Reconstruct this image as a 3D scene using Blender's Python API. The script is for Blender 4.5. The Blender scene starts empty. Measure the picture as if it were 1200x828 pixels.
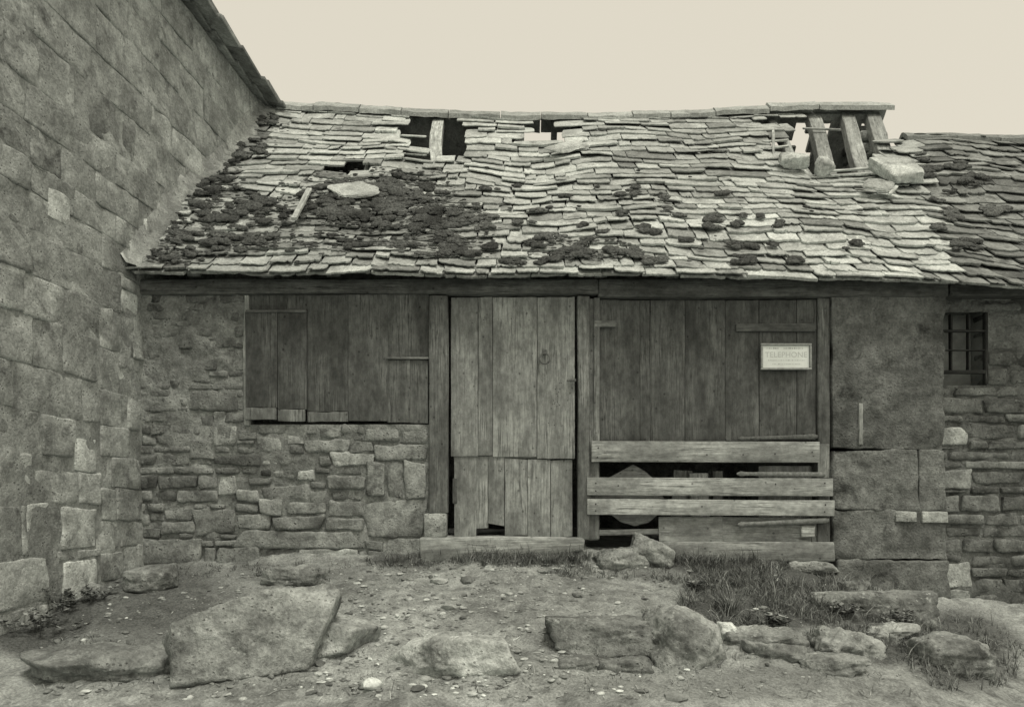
import bpy, bmesh, math, random
import numpy as np
from mathutils import Vector

random.seed(7)
rng = np.random.default_rng(11)
scene = bpy.context.scene
COL = scene.collection

# ------------------------------------------------------------------ camera numbers
F, D0, HZ, ZC = 864.0, 6.0, 585.0, 0.424      # focal length in px of a 1200 px wide frame, distance to facade
S0 = F / D0


def pt(px, py, y=0.0):
    s = F / (D0 + y)
    return ((px - 600) / s, y, ZC + (HZ - py) / s)


def fx(px, y=0.0): return (px - 600) * (D0 + y) / F
def fz(py, y=0.0): return ZC + (HZ - py) * (D0 + y) / F


def proj(P):
    s = F / (D0 + P[1])
    return 600 + P[0] * s, HZ - (P[2] - ZC) * s


# ------------------------------------------------------------------ noise
def _hash(i, j, k, seed):
    h = (i.astype(np.int64) * 374761393 + j.astype(np.int64) * 668265263 + k.astype(np.int64) * 1274126177 + seed * 974711) & 0x7fffffff
    h = ((h ^ (h >> 13)) * 1103515245 + 12345) & 0x7fffffff
    h = ((h ^ (h >> 15)) * 69069 + 1) & 0x7fffffff
    return (h & 0xffff) / 32767.5 - 1.0


def vnoise(P, seed=0):
    P = np.asarray(P, float)
    I = np.floor(P).astype(np.int64)
    f = P - I
    f = f * f * (3 - 2 * f)
    r = 0
    for a in (0, 1):
        wa = f[:, 0] if a else 1 - f[:, 0]
        for b in (0, 1):
            wb = f[:, 1] if b else 1 - f[:, 1]
            for c in (0, 1):
                wc = f[:, 2] if c else 1 - f[:, 2]
                r = r + wa * wb * wc * _hash(I[:, 0] + a, I[:, 1] + b, I[:, 2] + c, seed)
    return r


def fbm(P, seed=0, octs=3, gain=0.5):
    P = np.asarray(P, float)
    r, a = 0, 1.0
    for o in range(octs):
        r = r + a * vnoise(P * (2.03 ** o) + 13.7 * o, seed + o)
        a *= gain
    return r


def n1(x, y=0.0, z=0.0, seed=0, octs=2):
    return float(fbm(np.array([[x, y, z]]), seed, octs)[0])


# ------------------------------------------------------------------ mesh builder
WL = {}


class MB:
    def __init__(self):
        self.v, self.f, self.t, self.g, self.n = [], [], [], [], 0

    def add(self, V, faces, tone=1.0, gco=None):
        V = np.asarray(V, float)
        if gco is None:
            gco = V + rng.uniform(-50, 50, 3)
        self.v.append(V)
        self.g.append(np.asarray(gco, float))
        self.t.append(np.full(len(V), tone) if np.isscalar(tone) else np.asarray(tone, float))
        n = self.n
        self.f.extend([tuple(i + n for i in fc) for fc in faces])
        self.n += len(V)

    def build(self, name, mat, parent=None, origin=None, sharp=40, flat=False):
        V = np.concatenate(self.v)
        o_w = np.zeros(3)
        if parent is not None:
            o_w = np.array(WL[parent.name])
        elif origin is not None:
            o_w = np.array(origin, float)
        me = bpy.data.meshes.new(name)
        me.from_pydata((V - o_w).tolist(), [], self.f)
        a = me.attributes.new('tone', 'FLOAT', 'POINT')
        a.data.foreach_set('value', np.concatenate(self.t).astype(np.float32))
        g = me.attributes.new('gco', 'FLOAT_VECTOR', 'POINT')
        g.data.foreach_set('vector', np.concatenate(self.g).astype(np.float32).ravel())
        me.materials.append(mat)
        if not flat:
            me.polygons.foreach_set('use_smooth', [True] * len(me.polygons))
            if sharp is not None:
                me.set_sharp_from_angle(angle=math.radians(sharp))
        me.update()
        ob = bpy.data.objects.new(name, me)
        COL.objects.link(ob)
        if parent is not None:
            ob.parent = parent
        else:
            ob.location = o_w
        WL[ob.name] = tuple(o_w)
        return ob


def tag(o, label, cat=None, group=None, kind=None):
    if label: o['label'] = label
    if cat: o['category'] = cat
    if group: o['group'] = group
    if kind: o['kind'] = kind
    return o


def thing(name, label, cat, loc, group=None):
    o = bpy.data.objects.new(name, None)
    o.empty_display_size = 0.2
    COL.objects.link(o)
    o.location = loc
    WL[o.name] = tuple(loc)
    return tag(o, label, cat, group)


_tpl = {}


def _lines(n):
    return n


def rbox(mb, lo, hi, r=0.01, n=(4, 3, 4), amp=0.0, freq=6.0, tone=1.0, grain=None, seed=None, taper=0.0, rot=None, squash=None, endjag=0.0):
    """rounded, slightly uneven box; grain = axis (0,1,2) the wood grain runs along, or None for stone"""
    lo = np.array(lo, float); hi = np.array(hi, float)
    c = (lo + hi) / 2; h = (hi - lo) / 2
    r = min(r, h.min() * 0.95)
    key = tuple(n)
    if key not in _tpl:
        idx, fs = {}, []
        nx, ny, nz = n

        def vid(i, j, k):
            return idx.setdefault((i, j, k), len(idx))
        for ax, (na, nb, nc) in ((0, (ny, nz, nx)), (1, (nx, nz, ny)), (2, (nx, ny, nz))):
            for side in (0, nc):
                for a in range(na):
                    for b in range(nb):
                        q = []
                        for (da, db) in ((0, 0), (1, 0), (1, 1), (0, 1)):
                            co = [0, 0, 0]
                            o = [i for i in range(3) if i != ax]
                            co[ax] = side; co[o[0]] = a + da; co[o[1]] = b + db
                            q.append(vid(*co))
                        flip = (side == 0) != (ax == 1)
                        fs.append(tuple(reversed(q)) if flip else tuple(q))
        keys = np.array([k for k, _ in sorted(idx.items(), key=lambda t: t[1])])
        _tpl[key] = (keys, fs)
    keys, fs = _tpl[key]
    P = np.zeros((len(keys), 3))
    for ax in range(3):
        m = n[ax]
        if m >= 4:
            ln = np.concatenate([[-h[ax], -h[ax] + r * 0.45], np.linspace(-h[ax] + r, h[ax] - r, m - 3), [h[ax] - r * 0.45, h[ax]]])
        elif m == 3:
            ln = np.array([-h[ax], -h[ax] + r, h[ax] - r, h[ax]])
        else:
            ln = np.linspace(-h[ax], h[ax], m + 1)
        P[:, ax] = ln[keys[:, ax]]
    inner = np.clip(P, -(h - r), h - r)
    d = P - inner
    L = np.linalg.norm(d, axis=1)
    ok = L > 1e-9
    nrm = np.zeros_like(P)
    nrm[ok] = d[ok] / L[ok][:, None]
    P[ok] = inner[ok] + nrm[ok] * np.minimum(L[ok], r)[:, None]
    sd = int(rng.integers(1, 9999)) if seed is None else seed
    off = rng.uniform(-60, 60, 3)
    if taper:
        k = rng.uniform(-taper, taper, 4)
        P[:, 0] *= 1 + k[0] * P[:, 2] / h[2]
        P[:, 2] *= 1 + k[1] * P[:, 0] / h[0]
        P[:, 2] += k[2] * h[2] * P[:, 0] / h[0]
    if amp:
        dirs = P / h
        dirs = dirs / np.maximum(np.linalg.norm(dirs, axis=1), 1e-6)[:, None]
        w = np.where(ok[:, None], nrm, dirs)
        if grain is None:
            P = P + w * (fbm((P + off) * freq, sd, 3) * amp)[:, None]
        else:
            Q = (P + off) * freq
            Q[:, grain] *= 0.25
            P = P + w * (fbm(Q, sd, 2) * amp)[:, None]
    if endjag and grain is not None:
        o = [i for i in range(3) if i != grain]
        e = (np.abs(P[:, grain]) > h[grain] - 0.03)
        j = fbm((P + off) * np.array([28, 28, 28]), sd + 5, 2) * endjag
        P[:, grain] += np.where(e, j, 0)
    if grain is None:
        g = P + off
    else:
        o = [i for i in range(3) if i != grain]
        g = np.stack([P[:, grain], P[:, o[0]], P[:, o[1]]], 1) + off
    if rot is not None:
        P = P @ np.array(rot).T
    mb.add(P + c, fs, tone, g)


def rotm(axis, a):
    c, s = math.cos(a), math.sin(a)
    if axis == 0: return np.array([[1, 0, 0], [0, c, -s], [0, s, c]])
    if axis == 1: return np.array([[c, 0, s], [0, 1, 0], [-s, 0, c]])
    return np.array([[c, -s, 0], [s, c, 0], [0, 0, 1]])


_ico = {}


def ico(sub):
    if sub not in _ico:
        bm = bmesh.new()
        bmesh.ops.create_icosphere(bm, subdivisions=sub, radius=1)
        bm.verts.ensure_lookup_table()
        V = np.array([v.co[:] for v in bm.verts])
        V /= np.linalg.norm(V, axis=1)[:, None]
        _ico[sub] = (V, [tuple(v.index for v in f.verts) for f in bm.faces])
        bm.free()
    return _ico[sub]


def rock(mb, c, half, seed=1, sub=5, nplanes=10, p=14, amp=0.02, freq=5, tone=1.0, rot=None, planes=None, boxy=0.9, fine=0.5, nsig=0.13, strata=0.0):
    """a broken stone: many cut faces, worn edges, pits and chips"""
    V, fs = ico(sub)
    half = np.array(half, float)
    r_ = np.random.default_rng(seed)
    pl = []
    if planes is None:
        for ax in range(3):
            for s in (-1, 1):
                nn = np.zeros(3); nn[ax] = s
                nn += r_.normal(0, nsig, 3); nn /= np.linalg.norm(nn)
                pl.append((nn, r_.uniform(boxy, 1.0)))
        for _ in range(nplanes):
            nn = r_.normal(0, 1, 3); nn /= np.linalg.norm(nn)
            pl.append((nn, r_.uniform(0.95, 1.25)))
    else:
        pl = planes
    acc = 0
    for nn, d in pl:
        # every cut face undulates a little on its own
        dd = d * (1 + 0.06 * vnoise(V * 3.1 + r_.uniform(-9, 9, 3), seed))
        acc = acc + np.maximum(0, V @ np.array(nn) / dd) ** p
    rad = acc ** (-1.0 / p)
    P = V * rad[:, None] * (half if planes is None else 1.0)
    off = r_.uniform(-40, 40, 3)
    Q = P + off
    ridge = 1 - np.abs(fbm(Q * freq * 2.3, seed + 3, 3))
    chips = np.clip(vnoise(Q * freq * 3.1, seed + 20) - 0.35, 0, 1)
    d = fbm(Q * freq, seed, 3) * amp + fbm(Q * freq * 5, seed + 9, 3) * amp * fine - chips * amp * 1.3 + (ridge - 0.7) * amp * 0.5
    if strata:
        lay = np.abs(((Q[:, 2] * 14 + 0.8 * vnoise(Q * 4, seed + 30)) % 1.0) - 0.5)
        d = d - strata * np.clip(0.16 - lay, 0, 1) * 5 * amp
    P = P + V * d[:, None]
    g = P + off
    if rot is not None:
        P = P @ np.array(rot).T
    mb.add(P + np.array(c), fs, tone, g)


# ------------------------------------------------------------------ materials
TINT = (0.94, 1.0, 0.97)


def nodes(name):
    m = bpy.data.materials.new(name)
    m.use_nodes = True
    nt = m.node_tree
    b = nt.nodes['Principled BSDF']
    b.inputs['Roughness'].default_value = 0.92
    b.inputs['Specular IOR Level'].default_value = 0.15
    return m, nt, b


class NT:
    def __init__(self, nt): self.nt = nt
    def n(self, t, **kw):
        x = self.nt.nodes.new(t)
        for k, v in kw.items(): setattr(x, k, v)
        return x
    def link(self, a, b): self.nt.links.new(a, b)
    def val(self, s, v):
        if hasattr(v, 'is_output') or isinstance(v, bpy.types.NodeSocket): self.link(v, s)
        else: s.default_value = v
    def math(self, op, a, b=0.0, c=None):
        x = self.n('ShaderNodeMath', operation=op)
        self.val(x.inputs[0], a); self.val(x.inputs[1], b)
        if c is not None: self.val(x.inputs[2], c)
        return x.outputs[0]
    def noise(self, vec, scale, detail=4, rough=0.6, dist=0.0):
        x = self.n('ShaderNodeTexNoise')
        self.link(vec, x.inputs['Vector'])
        x.inputs['Scale'].default_value = scale
        x.inputs['Detail'].default_value = detail
        x.inputs['Roughness'].default_value = rough
        x.inputs['Distortion'].default_value = dist
        return x.outputs[0]
    def voro(self, vec, scale, feature='F1', rnd=1.0):
        x = self.n('ShaderNodeTexVoronoi', feature=feature)
        self.link(vec, x.inputs['Vector'])
        x.inputs['Scale'].default_value = scale
        return x.outputs[0]
    def ramp(self, f, a, b, lo=0.0, hi=1.0):
        x = self.n('ShaderNodeMapRange')
        x.interpolation_type = 'SMOOTHSTEP'
        self.val(x.inputs[0], f)
        x.inputs[1].default_value = a; x.inputs[2].default_value = b
        x.inputs[3].default_value = lo; x.inputs[4].default_value = hi
        return x.outputs[0]
    def attr(self, name, out):
        x = self.n('ShaderNodeAttribute', attribute_name=name)
        return x.outputs[out]
    def scalevec(self, v, s):
        x = self.n('ShaderNodeVectorMath', operation='MULTIPLY')
        self.link(v, x.inputs[0]); x.inputs[1].default_value = s
        return x.outputs[0]
    def grey(self, f, tint=TINT):
        x = self.n('ShaderNodeVectorMath', operation='SCALE')
        x.inputs[0].default_value = tint
        self.val(x.inputs['Scale'], f)
        return x.outputs[0]
    def bump(self, h, dist, strength=1.0, normal=None):
        x = self.n('ShaderNodeBump')
        x.inputs['Strength'].default_value = strength
        x.inputs['Distance'].default_value = dist
        self.link(h, x.inputs['Height'])
        if normal is not None: self.link(normal, x.inputs['Normal'])
        return x.outputs[0]


def stone_mat(name, base, var=0.35, lichen=0.35, lich_col=0.5, dark=0.5, bump=0.012, pits=0.3, scale=1.0, tint=TINT):
    m, nt, b = nodes(name)
    N = NT(nt)
    g = N.attr('gco', 'Vector'); t = N.attr('tone', 'Fac')
    big = N.noise(g, 2.2 * scale, 5, 0.62)
    mid = N.noise(g, 11 * scale, 5, 0.65)
    fine = N.noise(g, 55 * scale, 4, 0.7)
    c = N.math('MULTIPLY', t, base)
    c = N.math('MULTIPLY', c, N.ramp(big, 0.3, 0.7, 1 - var, 1 + var))
    c = N.math('MULTIPLY', c, N.ramp(mid, 0.28, 0.72, 1 - var * 0.8, 1 + var * 0.8))
    c = N.math('MULTIPLY', c, N.ramp(fine, 0.25, 0.75, 0.72, 1.28))
    # pitting
    pv = N.voro(g, 38 * scale)
    pm = N.math('MULTIPLY', N.ramp(pv, 0.12, 0.3, 1, 0), N.ramp(mid, 0.48, 0.62, 0, 1))
    c = N.math('MULTIPLY', c, N.math('SUBTRACT', 1.0, N.math('MULTIPLY', pm, pits)))
    # dark algae blotches
    al = N.noise(g, 4.5 * scale, 6, 0.7, 0.4)
    c = N.math('MULTIPLY', c, N.math('SUBTRACT', 1.0, N.math('MULTIPLY', N.ramp(al, 0.53, 0.68, 0, 1), dark)))
    # pale lichen spots
    lv = N.voro(N.scalevec(g, (1, 1, 1)), 26 * scale)
    ln = N.noise(g, 6.3 * scale, 3, 0.6)
    lm = N.math('MULTIPLY', N.ramp(lv, 0.16, 0.3, 1, 0), N.ramp(ln, 0.5, 0.64, 0, 1))
    l2 = N.ramp(N.noise(g, 15 * scale, 6, 0.75, 0.6), 0.6, 0.7, 0, 1)
    lm = N.math('MULTIPLY', N.math('MAXIMUM', lm, l2), lichen)
    mix = N.n('ShaderNodeMix', data_type='FLOAT')
    N.link(lm, mix.inputs[0]); N.link(c, mix.inputs[2]); mix.inputs[3].default_value = lich_col
    col = N.grey(mix.outputs[0], tint)
    N.link(col, b.inputs['Base Color'])
    h = N.math('ADD', N.math('MULTIPLY', mid, 0.8), N.math('MULTIPLY', fine, 0.4))
    h = N.math('SUBTRACT', h, N.math('MULTIPLY', pm, 0.4))
    N.link(N.bump(h, bump), b.inputs['Normal'])
    return m


def wood_mat(name, base, var=0.35, pale=0.25, pale_col=0.4, bump=0.0025, knots=0.5, grain=1.0):
    m, nt, b = nodes(name)
    N = NT(nt)
    g = N.attr('gco', 'Vector'); t = N.attr('tone', 'Fac')
    st = N.scalevec(g, (2.2, 24 * grain, 24 * grain))
    gr = N.noise(st, 1.0, 6, 0.65, 0.7)
    fi = N.noise(N.scalevec(g, (6, 110 * grain, 110 * grain)), 1.0, 3, 0.7)
    blot = N.noise(N.scalevec(g, (2.0, 5, 5)), 1.0, 5, 0.65)
    c = N.math('MULTIPLY', t, base)
    c = N.math('MULTIPLY', c, N.ramp(gr, 0.28, 0.72, 1 - var, 1 + var))
    c = N.math('MULTIPLY', c, N.ramp(fi, 0.25, 0.75, 0.9, 1.1))
    c = N.math('MULTIPLY', c, N.ramp(blot, 0.3, 0.7, 0.6, 1.4))
    b2 = N.noise(N.scalevec(g, (14, 22, 22)), 1.0, 6, 0.75)
    c = N.math('MULTIPLY', c, N.ramp(b2, 0.28, 0.72, 0.7, 1.3))
    # narrow dark drying cracks
    cr = N.noise(N.scalevec(g, (1.0, 45, 45)), 1.0, 4, 0.6, 0.3)
    crm = N.ramp(N.math('ABSOLUTE', N.math('SUBTRACT', cr, 0.5)), 0.0, 0.022, 1, 0)
    crm = N.math('MULTIPLY', crm, N.ramp(blot, 0.42, 0.6, 0, 1))
    c = N.math('MULTIPLY', c, N.math('SUBTRACT', 1.0, N.math('MULTIPLY', crm, 0.6)))
    # nail holes and worm
    kv = N.voro(N.scalevec(g, (9, 11, 11)), 1.0)
    km = N.ramp(kv, 0.06, 0.12, knots, 0)
    c = N.math('MULTIPLY', c, N.math('SUBTRACT', 1.0, km))
    # pale flaking / bleached patches
    pn = N.noise(N.scalevec(g, (3.2, 24, 24)), 1.0, 6, 0.72, 0.5)
    pm = N.math('MULTIPLY', N.math('MULTIPLY', N.ramp(pn, 0.54, 0.7, 0, 1), N.ramp(blot, 0.45, 0.62, 0, 1)), pale)
    mix = N.n('ShaderNodeMix', data_type='FLOAT')
    N.link(pm, mix.inputs[0]); N.link(c, mix.inputs[2]); mix.inputs[3].default_value = pale_col
    N.link(N.grey(mix.outputs[0]), b.inputs['Base Color'])
    b.inputs['Roughness'].default_value = 0.85
    h = N.math('SUBTRACT', N.math('ADD', N.math('MULTIPLY', gr, 0.7), N.math('MULTIPLY', fi, 0.5)), N.math('MULTIPLY', crm, 0.8))
    N.link(N.bump(h, bump), b.inputs['Normal'])
    return m


def plain_mat(name, base, var=0.3, scale=20, rough=0.9, metallic=0.0, bump=0.002):
    m, nt, b = nodes(name)
    N = NT(nt)
    g = N.attr('gco', 'Vector'); t = N.attr('tone', 'Fac')
    f = N.noise(g, scale, 5, 0.65)
    c = N.math('MULTIPLY', N.math('MULTIPLY', t, base), N.ramp(f, 0.25, 0.75, 1 - var, 1 + var))
    N.link(N.grey(c), b.inputs['Base Color'])
    b.inputs['Roughness'].default_value = rough
    b.inputs['Metallic'].default_value = metallic
    N.link(N.bump(f, bump), b.inputs['Normal'])
    return m


M_slate = stone_mat('limestone_slate', 0.475, 0.26, 0.45, 0.58, 0.45, 0.012, 0.4, 1.0)
M_slate_dark = stone_mat('weathered_dark_slate', 0.24, 0.3, 0.18, 0.3, 0.5, 0.010, 0.3)
M_rubble = stone_mat('rubble_stone', 0.255, 0.4, 0.4, 0.42, 0.5, 0.022, 0.6)
M_mortar = stone_mat('earth_mortar', 0.29, 0.35, 0.25, 0.4, 0.5, 0.025, 0.5)
M_ashlar = stone_mat('ashlar_stone', 0.375, 0.34, 0.4, 0.5, 0.5, 0.02, 0.5)
M_mortar_pale = stone_mat('lime_mortar', 0.345, 0.3, 0.3, 0.45, 0.4, 0.02, 0.5)
M_render = stone_mat('rough_render', 0.165, 0.36, 0.25, 0.32, 0.6, 0.028, 0.15)
M_rock = stone_mat('fallen_limestone', 0.34, 0.42, 0.7, 0.6, 0.6, 0.028, 0.3)
M_wood_dark = wood_mat('dark_weathered_boards', 0.145, 0.12, 0.35, 0.36)
M_wood_door = wood_mat('grey_door_boards', 0.31, 0.14, 0.8, 0.56)
M_wood_post = wood_mat('post_oak', 0.15, 0.22, 0.9, 0.42)
M_wood_pale = wood_mat('pale_sawn_plank', 0.38, 0.14, 0.25, 0.6, 0.003, 0.6)
M_wood_mid = wood_mat('weathered_board', 0.29, 0.22, 0.4, 0.5)
M_timber = wood_mat('rafter_timber', 0.52, 0.3, 0.3, 0.5)
M_beam = wood_mat('eave_shade_beam', 0.15, 0.25, 0.1, 0.35)  # dark wood, its base lowered further to paint in deeper eave shade
M_iron = plain_mat('rusty_iron', 0.15, 0.4, 40, 0.75, 0.0)
M_moss = plain_mat('dark_moss', 0.10, 0.7, 55, 1.0, 0.0, 0.03)
M_grass = plain_mat('dry_grass', 0.19, 0.5, 9, 0.9)
M_leaf = plain_mat('weed_leaf', 0.14, 0.5, 12, 0.8)
M_white = plain_mat('white_enamel', 0.93, 0.06, 12, 0.5)
M_frame = plain_mat('sign_moulding', 0.36, 0.3, 30, 0.7)
M_letter = plain_mat('faded_grey_print', 0.66, 0.2, 60, 0.6)
M_interior = plain_mat('lifted_interior', 0.3, 0.3, 6)  # pale base puts a lift of light into the dark insides
M_pebble = stone_mat('pebble_stone', 0.46, 0.3, 0.2, 0.6, 0.2, 0.004, 0.2)


# ------------------------------------------------------------------ ground shape
_gx = np.array([-60, -3.2, -2.4, -1.5, -0.75, 0.6, 1.2, 2.0, 2.6, 3.0, 3.6, 4.5, 60])
_gz = np.array([-.13, -.13, -.11, -.09, -.045, -.04, -.06, -.10, -.19, -.30, -.40, -.46, -.46])


def GZ(x, y):
    x = np.asarray(x, float); y = np.asarray(y, float)
    b = np.interp(x, _gx, _gz)
    b = b + np.interp(x, [-3, 0, 2.5, 4], [0.0, 0.0, -0.02, -0.05]) * np.clip(-y, 0, 2)
    z = b - 0.185 * np.clip(-y, 0, 7.5) + 0.05 * np.clip((y + 0.45) / 0.45, 0, 1) ** 2 * (x < 2.4)
    P = np.stack([x.ravel(), y.ravel(), np.zeros(x.size)], 1)
    near = ((P[:, 1] > -6) & (P[:, 1] < 0.6)).astype(float)
    dz = 0.030 * fbm(P * 1.7, 3, 3) + near * (0.020 * fbm(P * 6.0, 5, 3) + 0.011 * fbm(P * 21.0, 8, 2))
    return z + dz.reshape(x.shape)


def gz(x, y): return float(GZ(np.array([x]), np.array([y]))[0])


# ground sheet
xs = np.unique(np.concatenate([np.linspace(-60, -4, 25), np.arange(-3.6, 5.0, 0.03), np.linspace(5.2, 60, 25)]))
ys = np.unique(np.concatenate([np.linspace(-60, -4.6, 25), np.arange(-4.4, 0.35, 0.03), np.linspace(0.6, 9, 18), np.linspace(12, 300, 14)]))
X, Y = np.meshgrid(xs, ys, indexing='ij')
Z = GZ(X, Y)
V = np.stack([X.ravel(), Y.ravel(), Z.ravel()], 1)
ny = len(ys)
fs = [(i * ny + j, (i + 1) * ny + j, (i + 1) * ny + j + 1, i * ny + j + 1) for i in range(len(xs) - 1) for j in range(ny - 1)]


_DS = np.arange(2.2, 8.0, 0.02)


def gz_fast(x, y):
    i = np.clip(np.searchsorted(xs, x) - 1, 0, len(xs) - 2); j = np.clip(np.searchsorted(ys, y) - 1, 0, len(ys) - 2)
    a = (x - xs[i]) / (xs[i + 1] - xs[i]); b = (y - ys[j]) / (ys[j + 1] - ys[j])
    return (Z[i, j] * (1 - a) + Z[i + 1, j] * a) * (1 - b) + (Z[i, j + 1] * (1 - a) + Z[i + 1, j + 1] * a) * b


def gnd(px, py):
    """the ground point seen at this pixel"""
    k = (HZ - py) / F
    X_ = (px - 600) / F * _DS
    below = ZC + k * _DS <= gz_fast(X_, _DS - D0)
    D = _DS[int(np.argmax(below))] if below.any() else 6.0
    x = (px - 600) / F * D
    return x, D - D0, float(gz_fast(np.array([x]), np.array([D - D0]))[0])


GRASS = [(612, 652, 80, 10, 1), (480, 655, 55, 12, .7), (905, 690, 105, 42, 1), (845, 655, 80, 22, 1), (880, 718, 95, 28, 1), (960, 700, 70, 36, 1),
         (1050, 742, 80, 45, .8), (80, 715, 38, 40, .9), (30, 730, 60, 50, .8), (1120, 760, 80, 60, .7), (770, 668, 50, 14, .45), (120, 765, 90, 22, .4), (165, 698, 140, 60, .62), (330, 672, 120, 14, .45), (840, 800, 200, 30, .4)]
gm = MB()
P3 = V * np.array([1, 1, 1])
gm.add(V, fs, 1.0, V)
ground = gm  # tone set below
px_ = 600 + V[:, 0] * F / np.maximum(D0 + V[:, 1], 0.5)
py_ = HZ - (V[:, 2] - ZC) * F / np.maximum(D0 + V[:, 1], 0.5)
turf = np.zeros(len(V))
for (cx, cy, rx, ry, k) in GRASS:
    turf = np.maximum(turf, k * np.clip(1.3 - ((px_ - cx) / rx) ** 2 - ((py_ - cy) / ry) ** 2, 0, 1))
turf *= (V[:, 1] < 0.4) & (V[:, 1] > -5)
gm.t = [np.clip(turf, 0, 1)]


def ground_mat():
    m, nt, b = nodes('trodden_earth')
    N = NT(nt)
    g = N.attr('gco', 'Vector'); t = N.attr('tone', 'Fac')
    big = N.noise(g, 1.6, 5, 0.6); mid = N.noise(g, 9, 6, 0.7); fine = N.noise(g, 70, 4, 0.75)
    c = N.math('MULTIPLY', 0.335, N.ramp(big, 0.3, 0.7, 0.7, 1.25))
    c = N.math('MULTIPLY', c, N.ramp(mid, 0.28, 0.72, 0.6, 1.4))
    c = N.math('MULTIPLY', c, N.ramp(fine, 0.25, 0.75, 0.6, 1.4))
    v = N.voro(g, 42)
    c = N.math('ADD', c, N.math('MULTIPLY', N.math('MULTIPLY', N.ramp(v, 0.1, 0.2, 1, 0), N.ramp(mid, 0.5, 0.6, 0, 1)), 0.16))
    tt = N.ramp(N.math('ADD', t, N.math('MULTIPLY', N.math('SUBTRACT', mid, 0.5), 1.2)), 0.25, 0.75, 0, 1)
    mix = N.n('ShaderNodeMix', data_type='FLOAT')
    N.link(tt, mix.inputs[0]); N.link(c, mix.inputs[2])
    N.link(N.math('MULTIPLY', N.ramp(fine, 0.3, 0.7, 0.5, 1.5), 0.12), mix.inputs[3])
    N.link(N.grey(mix.outputs[0]), b.inputs['Base Color'])
    h = N.math('ADD', N.math('MULTIPLY', mid, 0.7), N.math('MULTIPLY', fine, 0.5))
    N.link(N.bump(h, 0.02), b.inputs['Normal'])
    return m


g_ob = gm.build('ground', ground_mat(), sharp=None)
tag(g_ob, 'trodden earth yard sloping down from the shed', kind='structure')


# ------------------------------------------------------------------ masonry fill
def fill_stones(mb, u0, u1, v0, v1, hr, wr, place, holes=(), fixed=(), tone=(0.75, 1.2), gap=0.012):
    """courses of stones in a (u, v) rectangle; place(u0,u1,v0,v1,tone) builds one"""
    rects = list(holes) + [f[:4] for f in fixed]
    for f in fixed:
        place(*f[:4], f[4])
    v = v0
    while v < v1 - 0.02:
        h = random.uniform(*hr)
        if v1 - (v + h) < hr[0] * 0.6: h = v1 - v
        u = u0 - random.uniform(0, wr[0])
        while u < u1:
            w = random.uniform(*wr) * (0.7 + 0.6 * random.random())
            a, b_ = max(u, u0), min(u + w, u1)
            u += w
            if b_ - a < 0.04: continue
            lo, hi = v, v + h
            dead = False
            for (ra, rb, rc, rd) in rects:
                if a < rb and b_ > ra and lo < rd and hi > rc:
                    # trim against the rectangle along the cheaper side
                    opts = []
                    if ra - a > 0.05: opts.append((ra - a, (a, ra, lo, hi)))
                    if b_ - rb > 0.05: opts.append((b_ - rb, (rb, b_, lo, hi)))
                    if rc - lo > 0.04: opts.append(((rc - lo) * 2, (a, b_, lo, rc)))
                    if hi - rd > 0.04: opts.append(((hi - rd) * 2, (a, b_, rd, hi)))
                    if not opts:
                        dead = True; break
                    a, b_, lo, hi = max(opts)[1]
            if dead or b_ - a < 0.05 or hi - lo < 0.03: continue
            g = gap * random.uniform(0.6, 1.5)
            place(a + g / 2, b_ - g / 2, lo + g / 2, hi - g / 2, random.uniform(*tone))
        v += h


def mortar_sheet(mb, u0, u1, v0, v1, mapf, holes=(), step=0.035, amp=0.012, thick=0.3):
    """mapf(U, V, recess) -> points; a lumpy sheet with a hole mask"""
    us = np.linspace(u0, u1, max(2, int((u1 - u0) / step)))
    vs = np.linspace(v0, v1, max(2, int((v1 - v0) / step)))
    U, W = np.meshgrid(us, vs, indexing='ij')
    P = np.stack([U.ravel(), W.ravel(), np.zeros(U.size)], 1)
    nz = fbm(P * 9, 31, 3) * amp
    pts = mapf(U.ravel(), W.ravel(), nz)
    n = len(vs)
    fs = []
    for i in range(len(us) - 1):
        for j in range(n - 1):
            cu, cv = (us[i] + us[i + 1]) / 2, (vs[j] + vs[j + 1]) / 2
            if any(a < cu < b and c < cv < d for a, b, c, d in holes): continue
            fs.append((i * n + j, (i + 1) * n + j, (i + 1) * n + j + 1, i * n + j + 1))
    mb.add(pts, fs, 1.0, pts)


# ------------------------------------------------------------------ roof surface
Y_E, Y_R = -0.22, 2.6
SE, SR = F / (D0 + Y_E), F / (D0 + Y_R)


def eaveZ(x):
    px = 600 + x * SE
    py = np.interp(px, [100, 165, 300, 420, 560, 700, 860, 1000, 1080, 1150, 1220], [316, 317, 321, 321, 323, 322, 324, 327, 330, 333, 338])
    return ZC + (HZ - py) / SE


def ridgeZ(x):
    px = 600 + x * SR
    py = np.interp(px, [250, 325, 420, 520, 600, 700, 780, 860, 950, 1040, 1150], [125, 126, 131, 136, 138, 139, 137, 133, 130, 130, 131])
    return ZC + (HZ - py) / SR


SLOPE = math.hypot(Y_R - Y_E, 2.8)


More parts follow.
